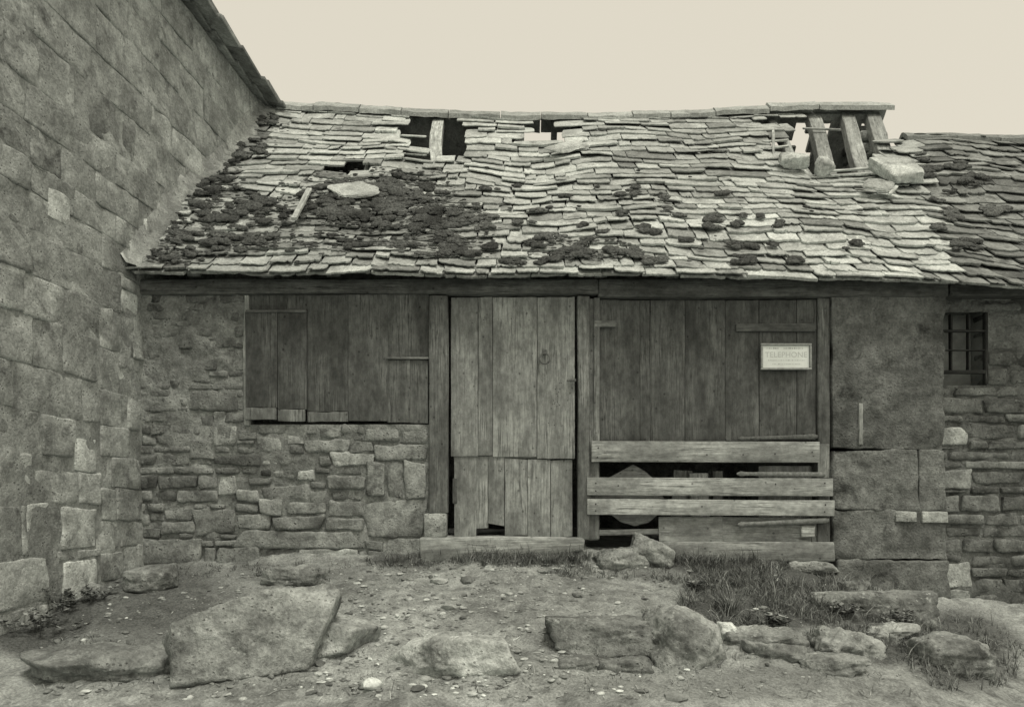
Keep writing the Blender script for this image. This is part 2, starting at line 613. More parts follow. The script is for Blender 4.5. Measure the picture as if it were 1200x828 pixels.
def roofP(u, v, w):
    u = np.asarray(u, float); v = np.asarray(v, float); w = np.asarray(w, float)
    t = v / SLOPE
    y = Y_E + (Y_R - Y_E) * t
    z = eaveZ(u) + (ridgeZ(u) - eaveZ(u)) * t
    Q = np.stack([u.ravel() * 0.9, v.ravel() * 0.9, np.zeros(u.size)], 1)
    sag = 0.05 * vnoise(Q, 77) + 0.022 * vnoise(Q * 2.7, 78)
    sag = sag.reshape(u.shape) - 0.07 * np.exp(-((u - 0.25) / 0.35) ** 2) * np.clip(t, 0, 1) * np.clip(1.4 - t, 0, 1)
    sag = sag * np.clip(np.minimum(t * 4 + 0.35, 1), 0, 1) * np.clip((1.12 - t) * 3, 0.2, 1)
    w = w + sag
    return np.stack([u, y - 0.707 * w, z + 0.707 * w], -1)


def roof_uv(px, py):
    y = 1.0
    for _ in range(30):
        x = fx(px, y)
        zt = fz(py, y)
        e, r = float(eaveZ(x)), float(ridgeZ(x))
        # z on plane at y vs ray height: step
        k = (r - e) / (Y_R - Y_E)
        zr = e + k * (y - Y_E)
        ray = (HZ - py) / F
        y += (zt - zr) / (k - ray)
    return fx(px, y), (y - Y_E) / (Y_R - Y_E) * SLOPE


def wallX(y): return -3.02 + 0.064 * y


# holes in the front slope (px boxes, tested on the middle of each slate)
HOLES = [(487, 130, 509, 186), (509, 130, 523, 183), (523, 130, 557, 180), (390, 185, 425, 199), (606, 136, 650, 164), (652, 136, 671, 170),
         (929, 128, 948, 196), (948, 128, 1040, 203), (899, 163, 924, 180)]


def in_hole(px, py):
    return any(a < px < c and b < py < d for a, b, c, d in HOLES)


def party_line(v):
    """X of the seam between the shed's roof and the darker roof next door"""
    return np.interp(v, [0, 1.6, 2.6, 3.1, SLOPE], [3.55, 4.0, 4.25, 4.42, 4.42])


def add_slate(mb, u0, u1, v0, ln, th, w_tail, w_head, tone, roll=0.0, lift=0.0, rough=1.0):
    """one stone slate: uneven outline, chipped tail, chamfered edge"""
    wd = u1 - u0
    nb = 10
    out = []
    chip = [random.random() < 0.3, random.random() < 0.3]
    bow = random.uniform(-0.012, 0.012)
    for i in range(nb + 1):                     # tail, left to right
        s = i / nb
        vv = random.uniform(-0.009, 0.009) * rough + (random.uniform(0.008, 0.028) if random.random() < 0.08 else 0) + bow * (4 * s * (1 - s))
        if (i == 0 and chip[0]) or (i == nb and chip[1]): vv += random.uniform(0.015, 0.04)
        elif i in (0, nb): vv += random.uniform(0, 0.012)
        out.append((s * wd + random.uniform(-0.004, 0.004), vv))
    for s in (0.3, 0.65):
        out.append((wd + random.uniform(-0.008, 0.006), ln * s))
    out.append((wd * random.uniform(0.9, 1.0), ln * random.uniform(0.93, 1)))
    out.append((wd * random.uniform(0.0, 0.1), ln * random.uniform(0.93, 1)))
    for s in (0.65, 0.3):
        out.append((random.uniform(-0.006, 0.008), ln * s))
    o = np.array(out)
    c = np.array([wd / 2, ln / 2])
    sk = math.tan(roll)
    n = len(o)

    def ring(shrink, h):
        p = c + (o - c) * (1 - shrink / np.maximum(np.linalg.norm(o - c, axis=1), 0.02))[:, None]
        pv = p[:, 1] + (p[:, 0] - wd / 2) * sk
        wz = w_tail + (w_head - w_tail) * (p[:, 1] / ln) + h + lift * (p[:, 0] / wd - 0.5)
        return roofP(u0 + p[:, 0], v0 + pv, wz)
    ch = min(0.004, th * 0.25)
    jit = np.random.default_rng(random.randrange(9999))
    R = [ring(0.002, -th), ring(0.0, -ch), ring(ch * 1.1, 0.0)]
    cen = ring(wd * 0.22, 0.0)
    cen = cen + np.array([0, -0.707, 0.707]) * jit.normal(0, 0.0015, n)[:, None]
    R.append(cen)
    Vv = np.concatenate(R)
    fs = []
    for k in range(3):
        for i in range(n):
            j = (i + 1) % n
            fs.append((k * n + i, k * n + j, (k + 1) * n + j, (k + 1) * n + i))
    fs.append(tuple(3 * n + i for i in range(n)))
    fs.append(tuple(reversed(range(n))))
    mb.add(Vv, fs, tone)


shed = thing('stone_shed', 'low old stone shed with sagging holed stone slate roof and boarded front', 'shed', (0.0, 0.0, -0.05))
nbr = thing('stone_outbuilding', 'dark rubble outbuilding with mossy lower roof adjoining the shed at the photo edge', 'outbuilding', (4.2, 0.0, -0.4))

MOSS = [(240, 222, 34, 22, 1.0), (228, 196, 26, 12, .9), (262, 195, 18, 16, .8), (288, 262, 52, 26, 1.1), (300, 150, 30, 10, .6), (285, 175, 30, 12, .7), (310, 132, 20, 8, .9),
        (270, 165, 22, 10, .8), (420, 240, 66, 24, 1.2), (480, 228, 42, 22, 1.1), (455, 258, 80, 12, .7), (520, 268, 42, 20, 1.1), (545, 276, 30, 16, 1.0),
        (500, 295, 40, 10, .7), (405, 290, 50, 8, .5), (560, 300, 20, 8, .6), (250, 290, 60, 10, .5), (655, 295, 25, 12, .55), (690, 300, 40, 8, .5),
        (480, 283, 40, 12, .6), (215, 305, 30, 8, .5),
        (303, 128, 12, 7, .9), (290, 148, 10, 10, .8), (276, 172, 9, 10, .7), (258, 205, 9, 10, .7), (236, 240, 9, 12, .7), (214, 275, 9, 10, .6)]
slates, nslates = MB(), MB()
v, ci = -0.02, 0
while v < SLOPE - 0.03:
    t = v / SLOPE
    e = 0.120 + 0.048 * t
    e *= random.uniform(0.9, 1.1)
    u = -3.06
    while u < 6.3:
        wd = random.choice([random.uniform(0.09, 0.2), random.uniform(0.16, 0.36), random.uniform(0.2, 0.38)]) * (1.0 + 0.2 * t)
        if random.random() < 0.12: wd *= 1.5
        uu0, uu1 = u, u + wd
        u = uu1 + random.uniform(0.003, 0.014)
        um = (uu0 + uu1) / 2
        vw = v + 0.065 * n1(um * 0.9, ci * 0.2, 0, 41) + 0.022 * n1(um * 3.1, ci * 0.5, 5, 42)
        if t < 0.05: vw = v + 0.02 * n1(um * 3, 1, 0, 41)
        ln = e * 2.15
        if vw + ln > SLOPE + 0.02: ln = SLOPE + 0.02 - vw
        if ln < 0.06: continue
        # cut against the left building's wall
        ymid = Y_E + (Y_R - Y_E) * (vw + ln * 0.3) / SLOPE
        wx = wallX(ymid) + 0.02
        if uu1 < wx + 0.05: continue
        uu0 = max(uu0, wx)
        P = roofP(np.array([um]), np.array([vw + e * 0.5]), np.array([0.03]))[0]
        ppx, ppy = proj(P)
        nb_side = um > party_line(vw)
        if nb_side and vw + ln > 0.815 * SLOPE:
            ln = 0.815 * SLOPE - vw
            if ln < 0.06: continue
        if nb_side:
            if vw > 0.80 * SLOPE: continue
        else:
            if in_hole(ppx, ppy): continue
            if uu1 > 4.36: continue
        # shorten slates whose head would poke into a hole
        for k in (0.85, 0.6, 0.45):
            H = roofP(np.array([um]), np.array([vw + ln]), np.array([0.0]))[0]
            hx, hy = proj(H)
            if not nb_side and in_hole(hx, hy) and ln > e * 1.1: ln = max(e * 1.05, ln * k)
        th = random.choice([random.uniform(0.008, 0.015), random.uniform(0.012, 0.026)])
        # tone: paler low down and to the left, greyer top right
        tn = 1.0 + 0.16 * n1(um * 0.7, vw * 0.9, 3, 51) + random.gauss(0, 0.11)
        if random.random() < 0.06: tn *= 1.15
        if random.random() < 0.10: tn *= 0.68
        tn *= np.interp(ppx, [300, 640, 760, 900, 1000], [1.03, 1.0, 0.86, 0.86, 0.9]) if ppy < 230 else 1.0
        for (mx, my, mrx, mry, mk) in MOSS:          # slates stained where the moss grows
            if ((ppx - mx) / (mrx * 1.25)) ** 2 + ((ppy - my) / (mry * 1.4)) ** 2 < 1 and random.random() < 0.7: tn *= 0.82
        roll = random.gauss(0, 0.035)
        if random.random() < 0.06: roll += random.choice([-1, 1]) * random.uniform(0.08, 0.2)
        roll += 0.10 * n1(um * 1.1, vw * 1.3, 8, 61)
        lift = random.gauss(0, 0.008)
        (nslates if nb_side else slates)
        tgt = nslates if nb_side else slates
        add_slate(tgt, uu0, uu1, vw + random.gauss(0, 0.014), ln, th, 2.0 * 0.020 + random.uniform(-0.008, 0.019), random.uniform(0, 0.006),
                  (max(0.5, tn)) * (0.75 + 0.5 * random.random() if nb_side else 1.0), roll, lift, 1.0)
    v += e
    ci += 1
roof = slates.build('roof', M_slate, shed, sharp=9)
roof['label'] = 'sagging roof of pale stone slates with holes under the ridge'
nroof = nslates.build('roof', M_slate_dark, nbr, sharp=9)

# eave undercloak: a second layer of slates under the first course
uc = MB()
u = -3.0
while u < 6.2:
    wd = random.uniform(0.2, 0.45)
    add_slate(uc, u, u + wd, random.uniform(-0.01, 0.03), 0.3, 0.022, 0.012, -0.02, random.uniform(0.6, 0.9))
    u += wd + 0.006
uc.build('undercloak', M_slate, roof, sharp=35)


# ridge stones
def ridge_stone(x0, x1, dz, tone, parent, mat, yR, zf, name='ridge_stone', big=1.0):
    mb = MB()
    n, m = 9, 9
    prof_o, prof_i = [], []
    for k in range(m):
        a = math.radians(-128 + 256 * k / (m - 1))
        prof_o.append((math.sin(a) * 0.135 * big * 1.05, 0.0))
    V = []
    ln = np.linspace(0, 1, n)
    seed = random.randrange(999)
    th = 0.05
    for layer in (0, 1):
        for s in ln:
            x = x0 + (x1 - x0) * s
            for k in range(m):
                q = -1 + 2 * k / (m - 1)
                off = abs(q)
                yy = q * 0.155 * big
                zz = 0.075 * big - 0.115 * big * max(0, off - 0.12) ** 1.05 * 1.15
                if layer: zz -= th; yy *= 0.95
                V.append((x, yR + yy, zf(x) + zz + dz))
    V = np.array(V)
    V[:, 2] += fbm(V * 9, seed, 3) * 0.010
    V[:, 1] += fbm(V * 9, seed + 4, 2) * 0.008
    fs = []
    N1 = n * m
    for i in range(n - 1):
        for k in range(m - 1):
            a, b, c, d = i * m + k, (i + 1) * m + k, (i + 1) * m + k + 1, i * m + k + 1
            fs.append((a, b, c, d)); fs.append((N1 + d, N1 + c, N1 + b, N1 + a))
    for i in range(n - 1):
        fs.append((i * m, N1 + i * m, N1 + (i + 1) * m, (i + 1) * m))
        fs.append((i * m + m - 1, (i + 1) * m + m - 1, N1 + (i + 1) * m + m - 1, N1 + i * m + m - 1))
    for k in range(m - 1):
        fs.append((k, k + 1, N1 + k + 1, N1 + k))
        e_ = (n - 1) * m
        fs.append((e_ + k, N1 + e_ + k, N1 + e_ + k + 1, e_ + k + 1))
    mb.add(V, fs, tone)
    return mb.build(name, mat, parent, sharp=50)


M_ridge = stone_mat('ridge_stone', 0.42, 0.22, 0.3, 0.5, 0.35, 0.01, 0.4)
x = -2.82
while x < 4.3:
    L = random.uniform(0.42, 0.62)
    if x + L > 4.05: L = 4.40 - x
    ridge_stone(x, x + L - 0.012, random.uniform(-0.015, 0.02) + (0.03 if x > 2.8 else 0), random.uniform(0.8, 1.1), roof, M_ridge, Y_R, ridgeZ)
    x += L

# next door's ridge (lower)
vN = 0.80 * SLOPE


def nridge(x):
    return roofP(np.array([x]), np.array([vN]), np.array([0.03]))[0][2]


yN = float(roofP(np.array([4.6]), np.array([vN]), np.array([0.0]))[0][1]) + 0.05
x = 4.28
while x < 6.2:
    L = random.uniform(0.4, 0.55)
    ridge_stone(x, x + L - 0.01, 0.0, random.uniform(0.45, 0.6), nroof, M_ridge, yN, nridge, big=0.8)
    x += L

# rafters, laths
def rafter(u0, w0, w1, v0, v1, wtop, th, tone, bend=0.0, mat=M_timber, name='rafter', parent=None):
    mb = MB()
    n = 16
    V, g = [], []
    vs = np.linspace(v0, v1, n)
    o = rng.uniform(-40, 40, 3)
    prof = [(-1, -1), (-1, -.15), (-.8, 0), (0, .02), (.8, 0), (1, -.15), (1, -1)]
    for vv in vs:
        s = (vv - v0) / (v1 - v0)
        hw = (w0 + (w1 - w0) * s) / 2 + 0.008 * n1(vv * 3, u0, 0, 5)
        du = bend * math.sin(math.pi * s) + 0.02 * n1(vv * 1.4, u0, 2, 9)
        for (a, b) in prof:
            V.append(roofP(np.array([u0 + du + a * hw]), np.array([vv]), np.array([wtop + b * th + 0.006 * n1(vv * 5, a, u0, 6)]))[0])
            g.append((vv + o[0], a * hw + o[1], b * th + o[2]))
    m = len(prof)
    fs = []
    for i in range(n - 1):
        for k in range(m):
            j = (k + 1) % m
            fs.append((i * m + k, i * m + j, (i + 1) * m + j, (i + 1) * m + k))
    fs.append(tuple(reversed(range(m))))
    fs.append(tuple((n - 1) * m + k for k in range(m)))
    mb.add(np.array(V), fs, tone, g)
    return mb.build(name, mat, parent or roof, sharp=50)


for (pa, pya, pb, pyb, wd, tone) in [(514, 140, 516, 186, 0.135, 1.0), (957, 140, 973, 203, 0.15, 0.62), (996, 140, 1013, 203, 0.15, 0.72), (1026, 140, 1046, 206, 0.16, 0.6)]:
    ua, va = roof_uv(pa, pya); ub, vb = roof_uv(pb, pyb)
    mb = MB()
    rr = rafter
    # leaning rafter: interpolate u with v
    n = 14
    V, g = [], []
    o = rng.uniform(-40, 40, 3)
    prof = [(-1, -1), (-1, -.15), (-.8, 0), (0, .02), (.8, 0), (1, -.15), (1, -1)]
    prof = [(-1, -1), (-1, -.06), (-.94, 0), (.94, 0), (1, -.06), (1, -1)]      # squared timber
    v_lo, v_hi = vb - 0.35, SLOPE - 0.01
    u_lo = ub + (ua - ub) * (v_lo - vb) / (va - vb) * 0.5
    u_hi = ub + (ua - ub) * (v_hi - vb) / (va - vb)
    A = roofP(np.array([u_lo]), np.array([v_lo]), np.array([-0.02]))[0]
    B = roofP(np.array([u_hi]), np.array([v_hi]), np.array([-0.005]))[0]
    nrm = np.array([0, -0.707, 0.707])
    for s_ in np.linspace(0, 1, n):
        c_ = A + (B - A) * s_
        c_ = c_ + np.array([0.008 * n1(s_ * 5, pa, 0, 3) - (0.035 * math.sin(math.pi * s_) if pa < 600 else 0), 0, 0])
        for (a, b) in prof:
            V.append(c_ + np.array([a * wd / 2 * (1 + 0.04 * n1(s_ * 9, pa, 3, 2)), 0, 0]) + nrm * (b * 0.1 + 0.004 * n1(s_ * 12, a, pa, 4)))
            g.append((s_ * 1.5 + o[0], a * wd / 2 + o[1], b * 0.1 + o[2]))
    m = len(prof)
    fs = [(i * m + k, i * m + (k + 1) % m, (i + 1) * m + (k + 1) % m, (i + 1) * m + k) for i in range(n - 1) for k in range(m)]
    fs += [tuple(reversed(range(m))), tuple((n - 1) * m + k for k in range(m))]
    mb.add(np.array(V), fs, tone, g)
    mb.build('rafter', M_timber, roof, sharp=30)
for u0 in (-2.6, -2.0, -1.45, -0.32, 0.1, 0.72, 1.3, 1.9, 2.5, 3.0):
    rafter(u0, 0.1, 0.09, 0.2, SLOPE - 0.02, -0.035, 0.09, 0.8)


def lath(pa, pya, pb, pyb, w, th, tone, parent, name='lath', wn=0.03, mat=M_timber):
    ua, va = roof_uv(pa, pya); ub, vb = roof_uv(pb, pyb)
    A = roofP(np.array([ua]), np.array([va]), np.array([wn]))[0]
    B = roofP(np.array([ub]), np.array([vb]), np.array([wn]))[0]
    d = B - A; L = np.linalg.norm(d); d /= L
    up = np.array([0, -0.707, 0.707]); s = np.cross(d, up); s /= np.linalg.norm(s); up = np.cross(s, d)
    mb = MB()
    rbox(mb, (-L / 2, -w / 2, -th / 2), (L / 2, w / 2, th / 2), 0.004, (14, 3, 3), 0.006, 9, tone, 0, rot=np.stack([d, s, up], 1))
    mb.v[-1] = mb.v[-1] + (A + B) / 2
    return mb, (A + B) / 2


for a in [(893, 168, 922, 165, .03, .02, .9), (896, 176, 924, 170, .03, .02, 1.0), (388, 192, 428, 194, .028, .02, .7), (940, 153, 985, 152, .03, .02, .7),
          (970, 199, 1032, 198, .035, .02, .9), (968, 205, 1036, 203, .035, .02, 1.0), (970, 211, 1026, 208, .03, .02, .8), (905, 155, 906, 185, .03, .02, .8)]:
    mb, _ = lath(*a, roof)
    mb.build('lath', M_timber, roof, sharp=50)

# moss cushions on the slates
MOSS_DOTS = [(736, 236, 13, 5), (745, 227, 9, 3), (782, 243, 9, 5), (783, 256, 6, 4), (630, 255, 6, 4), (635, 285, 10, 7), (570, 263, 10, 6), (580, 228, 16, 3),
             (832, 271, 9, 8), (840, 267, 10, 4), (862, 273, 7, 4), (755, 280, 9, 5), (765, 285, 7, 4), (690, 290, 9, 4), (705, 280, 7, 3), (803, 289, 7, 3),
             (860, 293, 9, 4), (872, 310, 16, 6), (765, 312, 16, 6), (742, 305, 16, 6), (672, 302, 12, 7), (907, 271, 6, 4), (888, 265, 4, 3), (870, 263, 4, 3),
             (792, 264, 6, 4), (906, 294, 6, 4), (880, 293, 6, 3), (1000, 291, 8, 4), (932, 310, 12, 5), (620, 292, 5, 3), (606, 224, 6, 3), (700, 228, 6, 3),
             (660, 240, 5, 2), (680, 273, 5, 3), (610, 270, 6, 3), (725, 262, 5, 3), (842, 235, 5, 2), (560, 250, 6, 3), (600, 312, 14, 5), (640, 312, 10, 5)]
moss, nmoss = MB(), MB()


def moss_lump(mb, px, py, rad, seed):
    uu, vv = roof_uv(px, py)
    V, fs = ico(3)
    P = V * np.array([rad * random.uniform(1, 1.5), rad * random.uniform(.6, .9), rad * 0.3])
    P = P + V * (fbm((P + seed) * 22, seed, 3) * rad * 0.32)[:, None] * np.array([1.3, 1.3, 0.6])
    Q = roofP(uu + P[:, 0], vv + P[:, 1], 0.058 + P[:, 2])
    mb.add(Q, fs, max(0.5, 1.1 + 0.5 * n1(uu * 3, vv * 3, 0, 66) + random.uniform(-0.25, 0.35)), Q)


sd = 0
for (cx, cy, rx, ry, k) in MOSS:
    n = int(rx * ry * k * 0.085) + 3
    for _ in range(n):
        a, rr = random.uniform(0, 6.28), math.sqrt(random.random())
        px, py = cx + rx * rr * math.cos(a), cy + ry * rr * math.sin(a)
        if n1(px * 0.05, py * 0.12, 0, 88) < -0.25: continue
        uu, vv = roof_uv(px, py)
        if uu < wallX(Y_E + vv / SLOPE * (Y_R - Y_E)) + 0.03 or vv < 0.0 or in_hole(px, py): continue
        sd += 1
        moss_lump(moss, px, py, random.choice([random.uniform(0.016, 0.036), random.uniform(0.028, 0.065)]), sd)
for (cx, cy, rx, ry, k) in MOSS:                     # thin crumbs where the cushions fade out
    for _ in range(int(rx * ry * 0.12) + 6):
        a, rr = random.uniform(0, 6.28), random.uniform(0.75, 1.4)
        px, py = cx + rx * rr * math.cos(a), cy + ry * rr * math.sin(a)
        uu, vv = roof_uv(px, py)
        if uu < wallX(Y_E + vv / SLOPE * (Y_R - Y_E)) + 0.03 or vv < 0.0 or in_hole(px, py): continue
        sd += 1
        moss_lump(moss, px, py, random.uniform(0.007, 0.02), sd)
for (cx, cy, rx, ry) in MOSS_DOTS:
    for _ in range(max(3, int(rx * ry / 9))):
        a, rr = random.uniform(0, 6.28), math.sqrt(random.random())
        sd += 1
        moss_lump(moss, cx + rx * 0.8 * rr * math.cos(a), cy + ry * 0.8 * rr * math.sin(a), random.uniform(0.022, 0.05), sd)
for _ in range(120):
    px, py = random.uniform(330, 1040), random.uniform(190, 315)
    if in_hole(px, py) or random.random() > (py - 170) / 150: continue
    sd += 1
    moss_lump(moss, px, py, random.uniform(0.012, 0.03), sd)
for (cx, cy, rx, ry) in [(1118, 206, 18, 6), (1112, 258, 10, 10), (1128, 294, 20, 8), (1077, 191, 8, 6), (1085, 210, 18, 8), (1140, 220, 18, 6), (1100, 272, 8, 4), (1165, 250, 20, 8), (1110, 230, 8, 4), (1095, 240, 6, 3)]:
    for _ in range(max(3, int(rx * ry / 9))):
        a, rr = random.uniform(0, 6.28), math.sqrt(random.random())
        sd += 1
        moss_lump(nmoss, cx + rx * 0.8 * rr * math.cos(a), cy + ry * 0.8 * rr * math.sin(a), random.uniform(0.025, 0.055), sd)
    nmoss.build('moss', M_moss, nroof, sharp=None)
    nmoss = MB()
moss.build('moss', M_moss, roof, sharp=None)

# mortar fillet along the left building's wall
fl = MB()
n = 60
V = []
for i in range(n):
    vv = SLOPE * 1.0 * i / (n - 1)
    y = Y_E + (Y_R - Y_E) * vv / SLOPE
    wx = wallX(y)
    k = 0.02 * n1(vv * 6, 0, 0, 71) + 0.012 * n1(vv * 20, 0, 0, 72)
    for (du, w) in ((0.0, 0.0), (0.0, 0.17 + k), (0.022, 0.165 + k), (0.05 + k, 0.085), (0.13 + k * 2, 0.06), (0.13 + k * 2, 0.0)):
        V.append(roofP(np.array([wx - 0.005 + du]), np.array([vv]), np.array([w]))[0])
fs = [(i * 6 + k, i * 6 + k + 1, (i + 1) * 6 + k + 1, (i + 1) * 6 + k) for i in range(n - 1) for k in range(5)]
fl.add(np.array(V), fs, 1.25, np.array(V))
fl.build('mortar_fillet', M_mortar, roof, sharp=None)

# rear slope with the gaps that let the sky through
rs = MB()
us = np.arange(-2.9, 4.3, 0.07); vs = np.linspace(0, SLOPE, 56)
def rearP(u, v, w):
    t = v / SLOPE
    return np.stack([u, Y_R + 2.8 * t + 0.707 * w, ridgeZ(u) - 0.02 - (ridgeZ(u) - 2.15) * t + 0.707 * w], -1)


SKYGAPS = [(608, 120, 649, 176), (652, 120, 671, 180), (929, 138, 946, 188), (962, 140, 972, 160), (1005, 142, 1012, 149), (895, 165, 926, 172)]
U, W = np.meshgrid(us, vs, indexing='ij')
top = rearP(U.ravel(), W.ravel(), np.zeros(U.size))
bot = rearP(U.ravel(), W.ravel(), np.full(U.size, -0.05))
nn = len(vs)
fs, K = [], len(top)
cells = set()
for i in range(len(us) - 1):
    for j in range(nn - 1):
        c = top[i * nn + j] * 0.25 + top[(i + 1) * nn + j] * 0.25 + top[(i + 1) * nn + j + 1] * 0.25 + top[i * nn + j + 1] * 0.25
        px, py = proj(c)
        if any(a < px < b and q < py < r for a, q, b, r in SKYGAPS): continue
        cells.add((i, j))
for (i, j) in cells:
    a, b, c, d = i * nn + j, (i + 1) * nn + j, (i + 1) * nn + j + 1, i * nn + j + 1
    fs += [(a, b, c, d), (K + d, K + c, K + b, K + a)]
    for (di, dj, e0, e1) in ((0, -1, a, b), (1, 0, b, c), (0, 1, c, d), (-1, 0, d, a)):
        if (i + di, j + dj) not in cells: fs.append((e1, e0, K + e0, K + e1))
rs.add(np.concatenate([top, bot]), fs, 1.3)  # raised tone paints a hazy lift into the dark roof holes
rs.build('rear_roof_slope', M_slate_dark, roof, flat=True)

# inside walls
iw = MB()
rbox(iw, (-2.95, 5.2, -0.4), (4.6, 5.5, 2.35), 0.02, (12, 2, 8), 0.01, 3, 0.8)
iw.build('back_wall', M_rubble, shed)
pw = MB()                       # rubble party gable seen through the hole at the right
for i in range(15):
    y0, y1 = 0.45 + i * 0.24, 0.45 + (i + 1) * 0.24
    ym = (y0 + y1) / 2
    ztop = float(eaveZ(3.9)) + (ym + 0.2) * 1.0 - 0.16 if ym < 2.6 else float(ridgeZ(3.9)) - (ym - 2.6) - 0.2
    ztop += random.uniform(-0.06, 0.02)
    z = -0.4
    while z < ztop - 0.03:
        hgt = random.uniform(0.1, 0.22)
        z2 = min(z + hgt, ztop)
        xf = 3.97 + random.uniform(-0.05, 0.03)
        if z2 - z > 0.04:
            rbox(pw, (xf, y0 + 0.004, z + 0.004), (4.28, y1 - 0.004, z2 - 0.004), 0.04, (4, 5, 5), 0.02, 6, random.uniform(0.8, 1.7), taper=0.08)
        z = z2
pw.build('party_wall', M_rubble, shed, sharp=55)

# ------------------------------------------------------------------ facade: rubble wall
def front_stone(mb, y0=-0.02, r=(0.008, 0.024), rough=0.015, dep=0.16):
    def place(x0, x1, z0, z1, tone):
        h = min(x1 - x0, z1 - z0)
        zz = (z0 + z1) / 2
        yy = y0 + random.uniform(-0.014, 0.012)
        if zz > 1.3: yy += 0.010
        n = (max(5, min(14, int((x1 - x0) / 0.035) + 3)), 4, max(5, min(10, int((z1 - z0) / 0.03) + 3)))
        rbox(mb, (x0, yy, z0), (x1, yy + dep, z1), min(random.uniform(*r), h * 0.42), n, rough * min(1, h / 0.07), 13, tone, taper=0.12)
    return place


def R(px0, py0, px1, py1, tone, y=0.0):
    return (fx(px0, y), fx(px1, y), fz(py1, y), fz(py0, y), tone)


fixed = [R(*a) for a in [
    (430, 541, 451, 581, 1.25), (455, 541, 472, 583, 1.1), (475, 541, 499, 584, 1.1), (427, 586, 498, 629, 1.15), (278, 622, 421, 642, 1.3),
    (158, 631, 236, 661, 1.35), (254, 640, 305, 665, 1.15), (240, 641, 253, 662, 1), (351, 643, 421, 662, 1.75), (308, 643, 347, 662, .8),
    (452, 631, 497, 656, 1.1), (228, 597, 275, 625, 1), (194, 596, 227, 609, 1.15), (190, 611, 227, 624, 1.1), (278, 602, 317, 620, 1.1),
    (305, 585, 331, 602, 1.5), (322, 604, 379, 620, 1.15), (336, 588, 382, 602, 1.15), (385, 587, 426, 605, 1.15), (383, 607, 426, 621, 1.35),
    (222, 458, 279, 482, .8), (252, 500, 277, 522, 1.35), (257, 557, 277, 579, 1.4), (235, 487, 250, 516, .7), (320, 551, 347, 561, 1.5),
    (349, 551, 369, 563, 1.6), (306, 550, 318, 558, .35), (308, 569, 363, 586, 1.15), (389, 530, 440, 546, 1.55), (428, 502, 468, 517, 1.1),
    (471, 502, 501, 520, 1.1), (440, 521, 501, 539, 1.1), (374, 502, 400, 513, 1.35), (358, 515, 411, 529, 1.2), (413, 517, 438, 529, 1.15),
    (225, 517, 250, 537, 1.1), (300, 512, 330, 530, 1.2), (200, 445, 222, 458, .9), (282, 505, 302, 515, .8)]]
wall = MB()
xl, xr = fx(158), fx(503)
opening = R(287, 330, 560, 497, 0)[:4]
place = front_stone(wall)
fill_stones(wall, xl, xr, fz(668), fz(497), (0.055, 0.125), (0.12, 0.36), place, holes=[opening], fixed=fixed, tone=(0.65, 1.35), gap=0.016)
fill_stones(wall, xl, fx(287), fz(496), fz(332), (0.045, 0.10), (0.14, 0.4), place, holes=[f[:4] for f in fixed], tone=(0.72, 1.02), gap=0.01)


def fmap(U, W, nz):
    rec = np.interp(W, [-0.2, 0.5, 1.0, 2.2], [0.016, 0.000, -0.012, -0.016])
    return np.stack([U, rec + nz, W], 1)


wall_o = wall.build('wall', M_rubble, shed, sharp=60)
mo = MB()
mortar_sheet(mo, xl - 0.05, xr, fz(700), fz(330), fmap, holes=[opening], step=0.022, amp=0.016)
mo.build('mortar', M_mortar, wall_o, sharp=None)
core = MB()
rbox(core, (xl - 0.05, 0.06, -0.5), (fx(287), 0.45, 2.15), 0.01, (2, 2, 2))
rbox(core, (fx(287) + 0.002, 0.06, -0.5), (xr, 0.45, fz(499)), 0.01, (2, 2, 2))
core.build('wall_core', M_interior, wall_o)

# right pier: rough rendered blocks
pier = MB()
pl = front_stone(pier, -0.03, (0.01, 0.02), 0.007, 0.45)


def big_block(x0, y0, x1, y1, tone, yf=-0.03, rr=0.02, amp=0.009):
    a = R(x0, y0, x1, y1, tone)
    rbox(pier, (a[0], yf, a[2]), (a[1], 0.42, a[3]), rr, (max(6, int((a[1] - a[0]) / 0.02)), 4, max(6, int((a[3] - a[2]) / 0.02))), amp, 8, tone, taper=0.02)


big_block(973, 330, 1104, 526.8, 0.95, -0.034, 0.012, 0.016)
big_block(974, 527, 1074, 597, 1.2, -0.036, 0.012, 0.018)
big_block(1074.5, 527, 1105, 598, 1.25, -0.034, 0.012, 0.012)
big_block(974, 597.5, 1106, 655, 1.2, -0.038, 0.014, 0.018)
big_block(978, 655.5, 1109, 700, 1.1, -0.05, 0.02, 0.018)
big_block(1046, 599, 1071, 611, 2.8, -0.052, 0.008, 0.004)
big_block(1077, 599, 1107, 612, 3.0, -0.054, 0.008, 0.004)
big_block(974, 700, 1112, 740, 0.8, -0.03, 0.03)
pier.build('pier', M_render, shed, sharp=60)
stv = MB()
rbox(stv, (fx(1003), -0.052, fz(521)), (fx(1008), -0.028, fz(473)), 0.004, (3, 3, 8), 0.003, 9, 1.1, 2)
stv.build('wooden_peg', M_wood_mid, shed)

# wall plate / lintel under the eave
wp = MB()
rbox(wp, (xl - 0.02, -0.055, fz(346)), (fx(700), 0.14, fz(329)), 0.012, (60, 4, 4), 0.010, 5, 0.9, 0)
rbox(wp, (fx(700) + 0.004, -0.05, fz(349)), (fx(1108), 0.14, fz(329)), 0.012, (50, 4, 4), 0.010, 5, 0.85, 0)
wp.build('lintel', M_beam, shed)

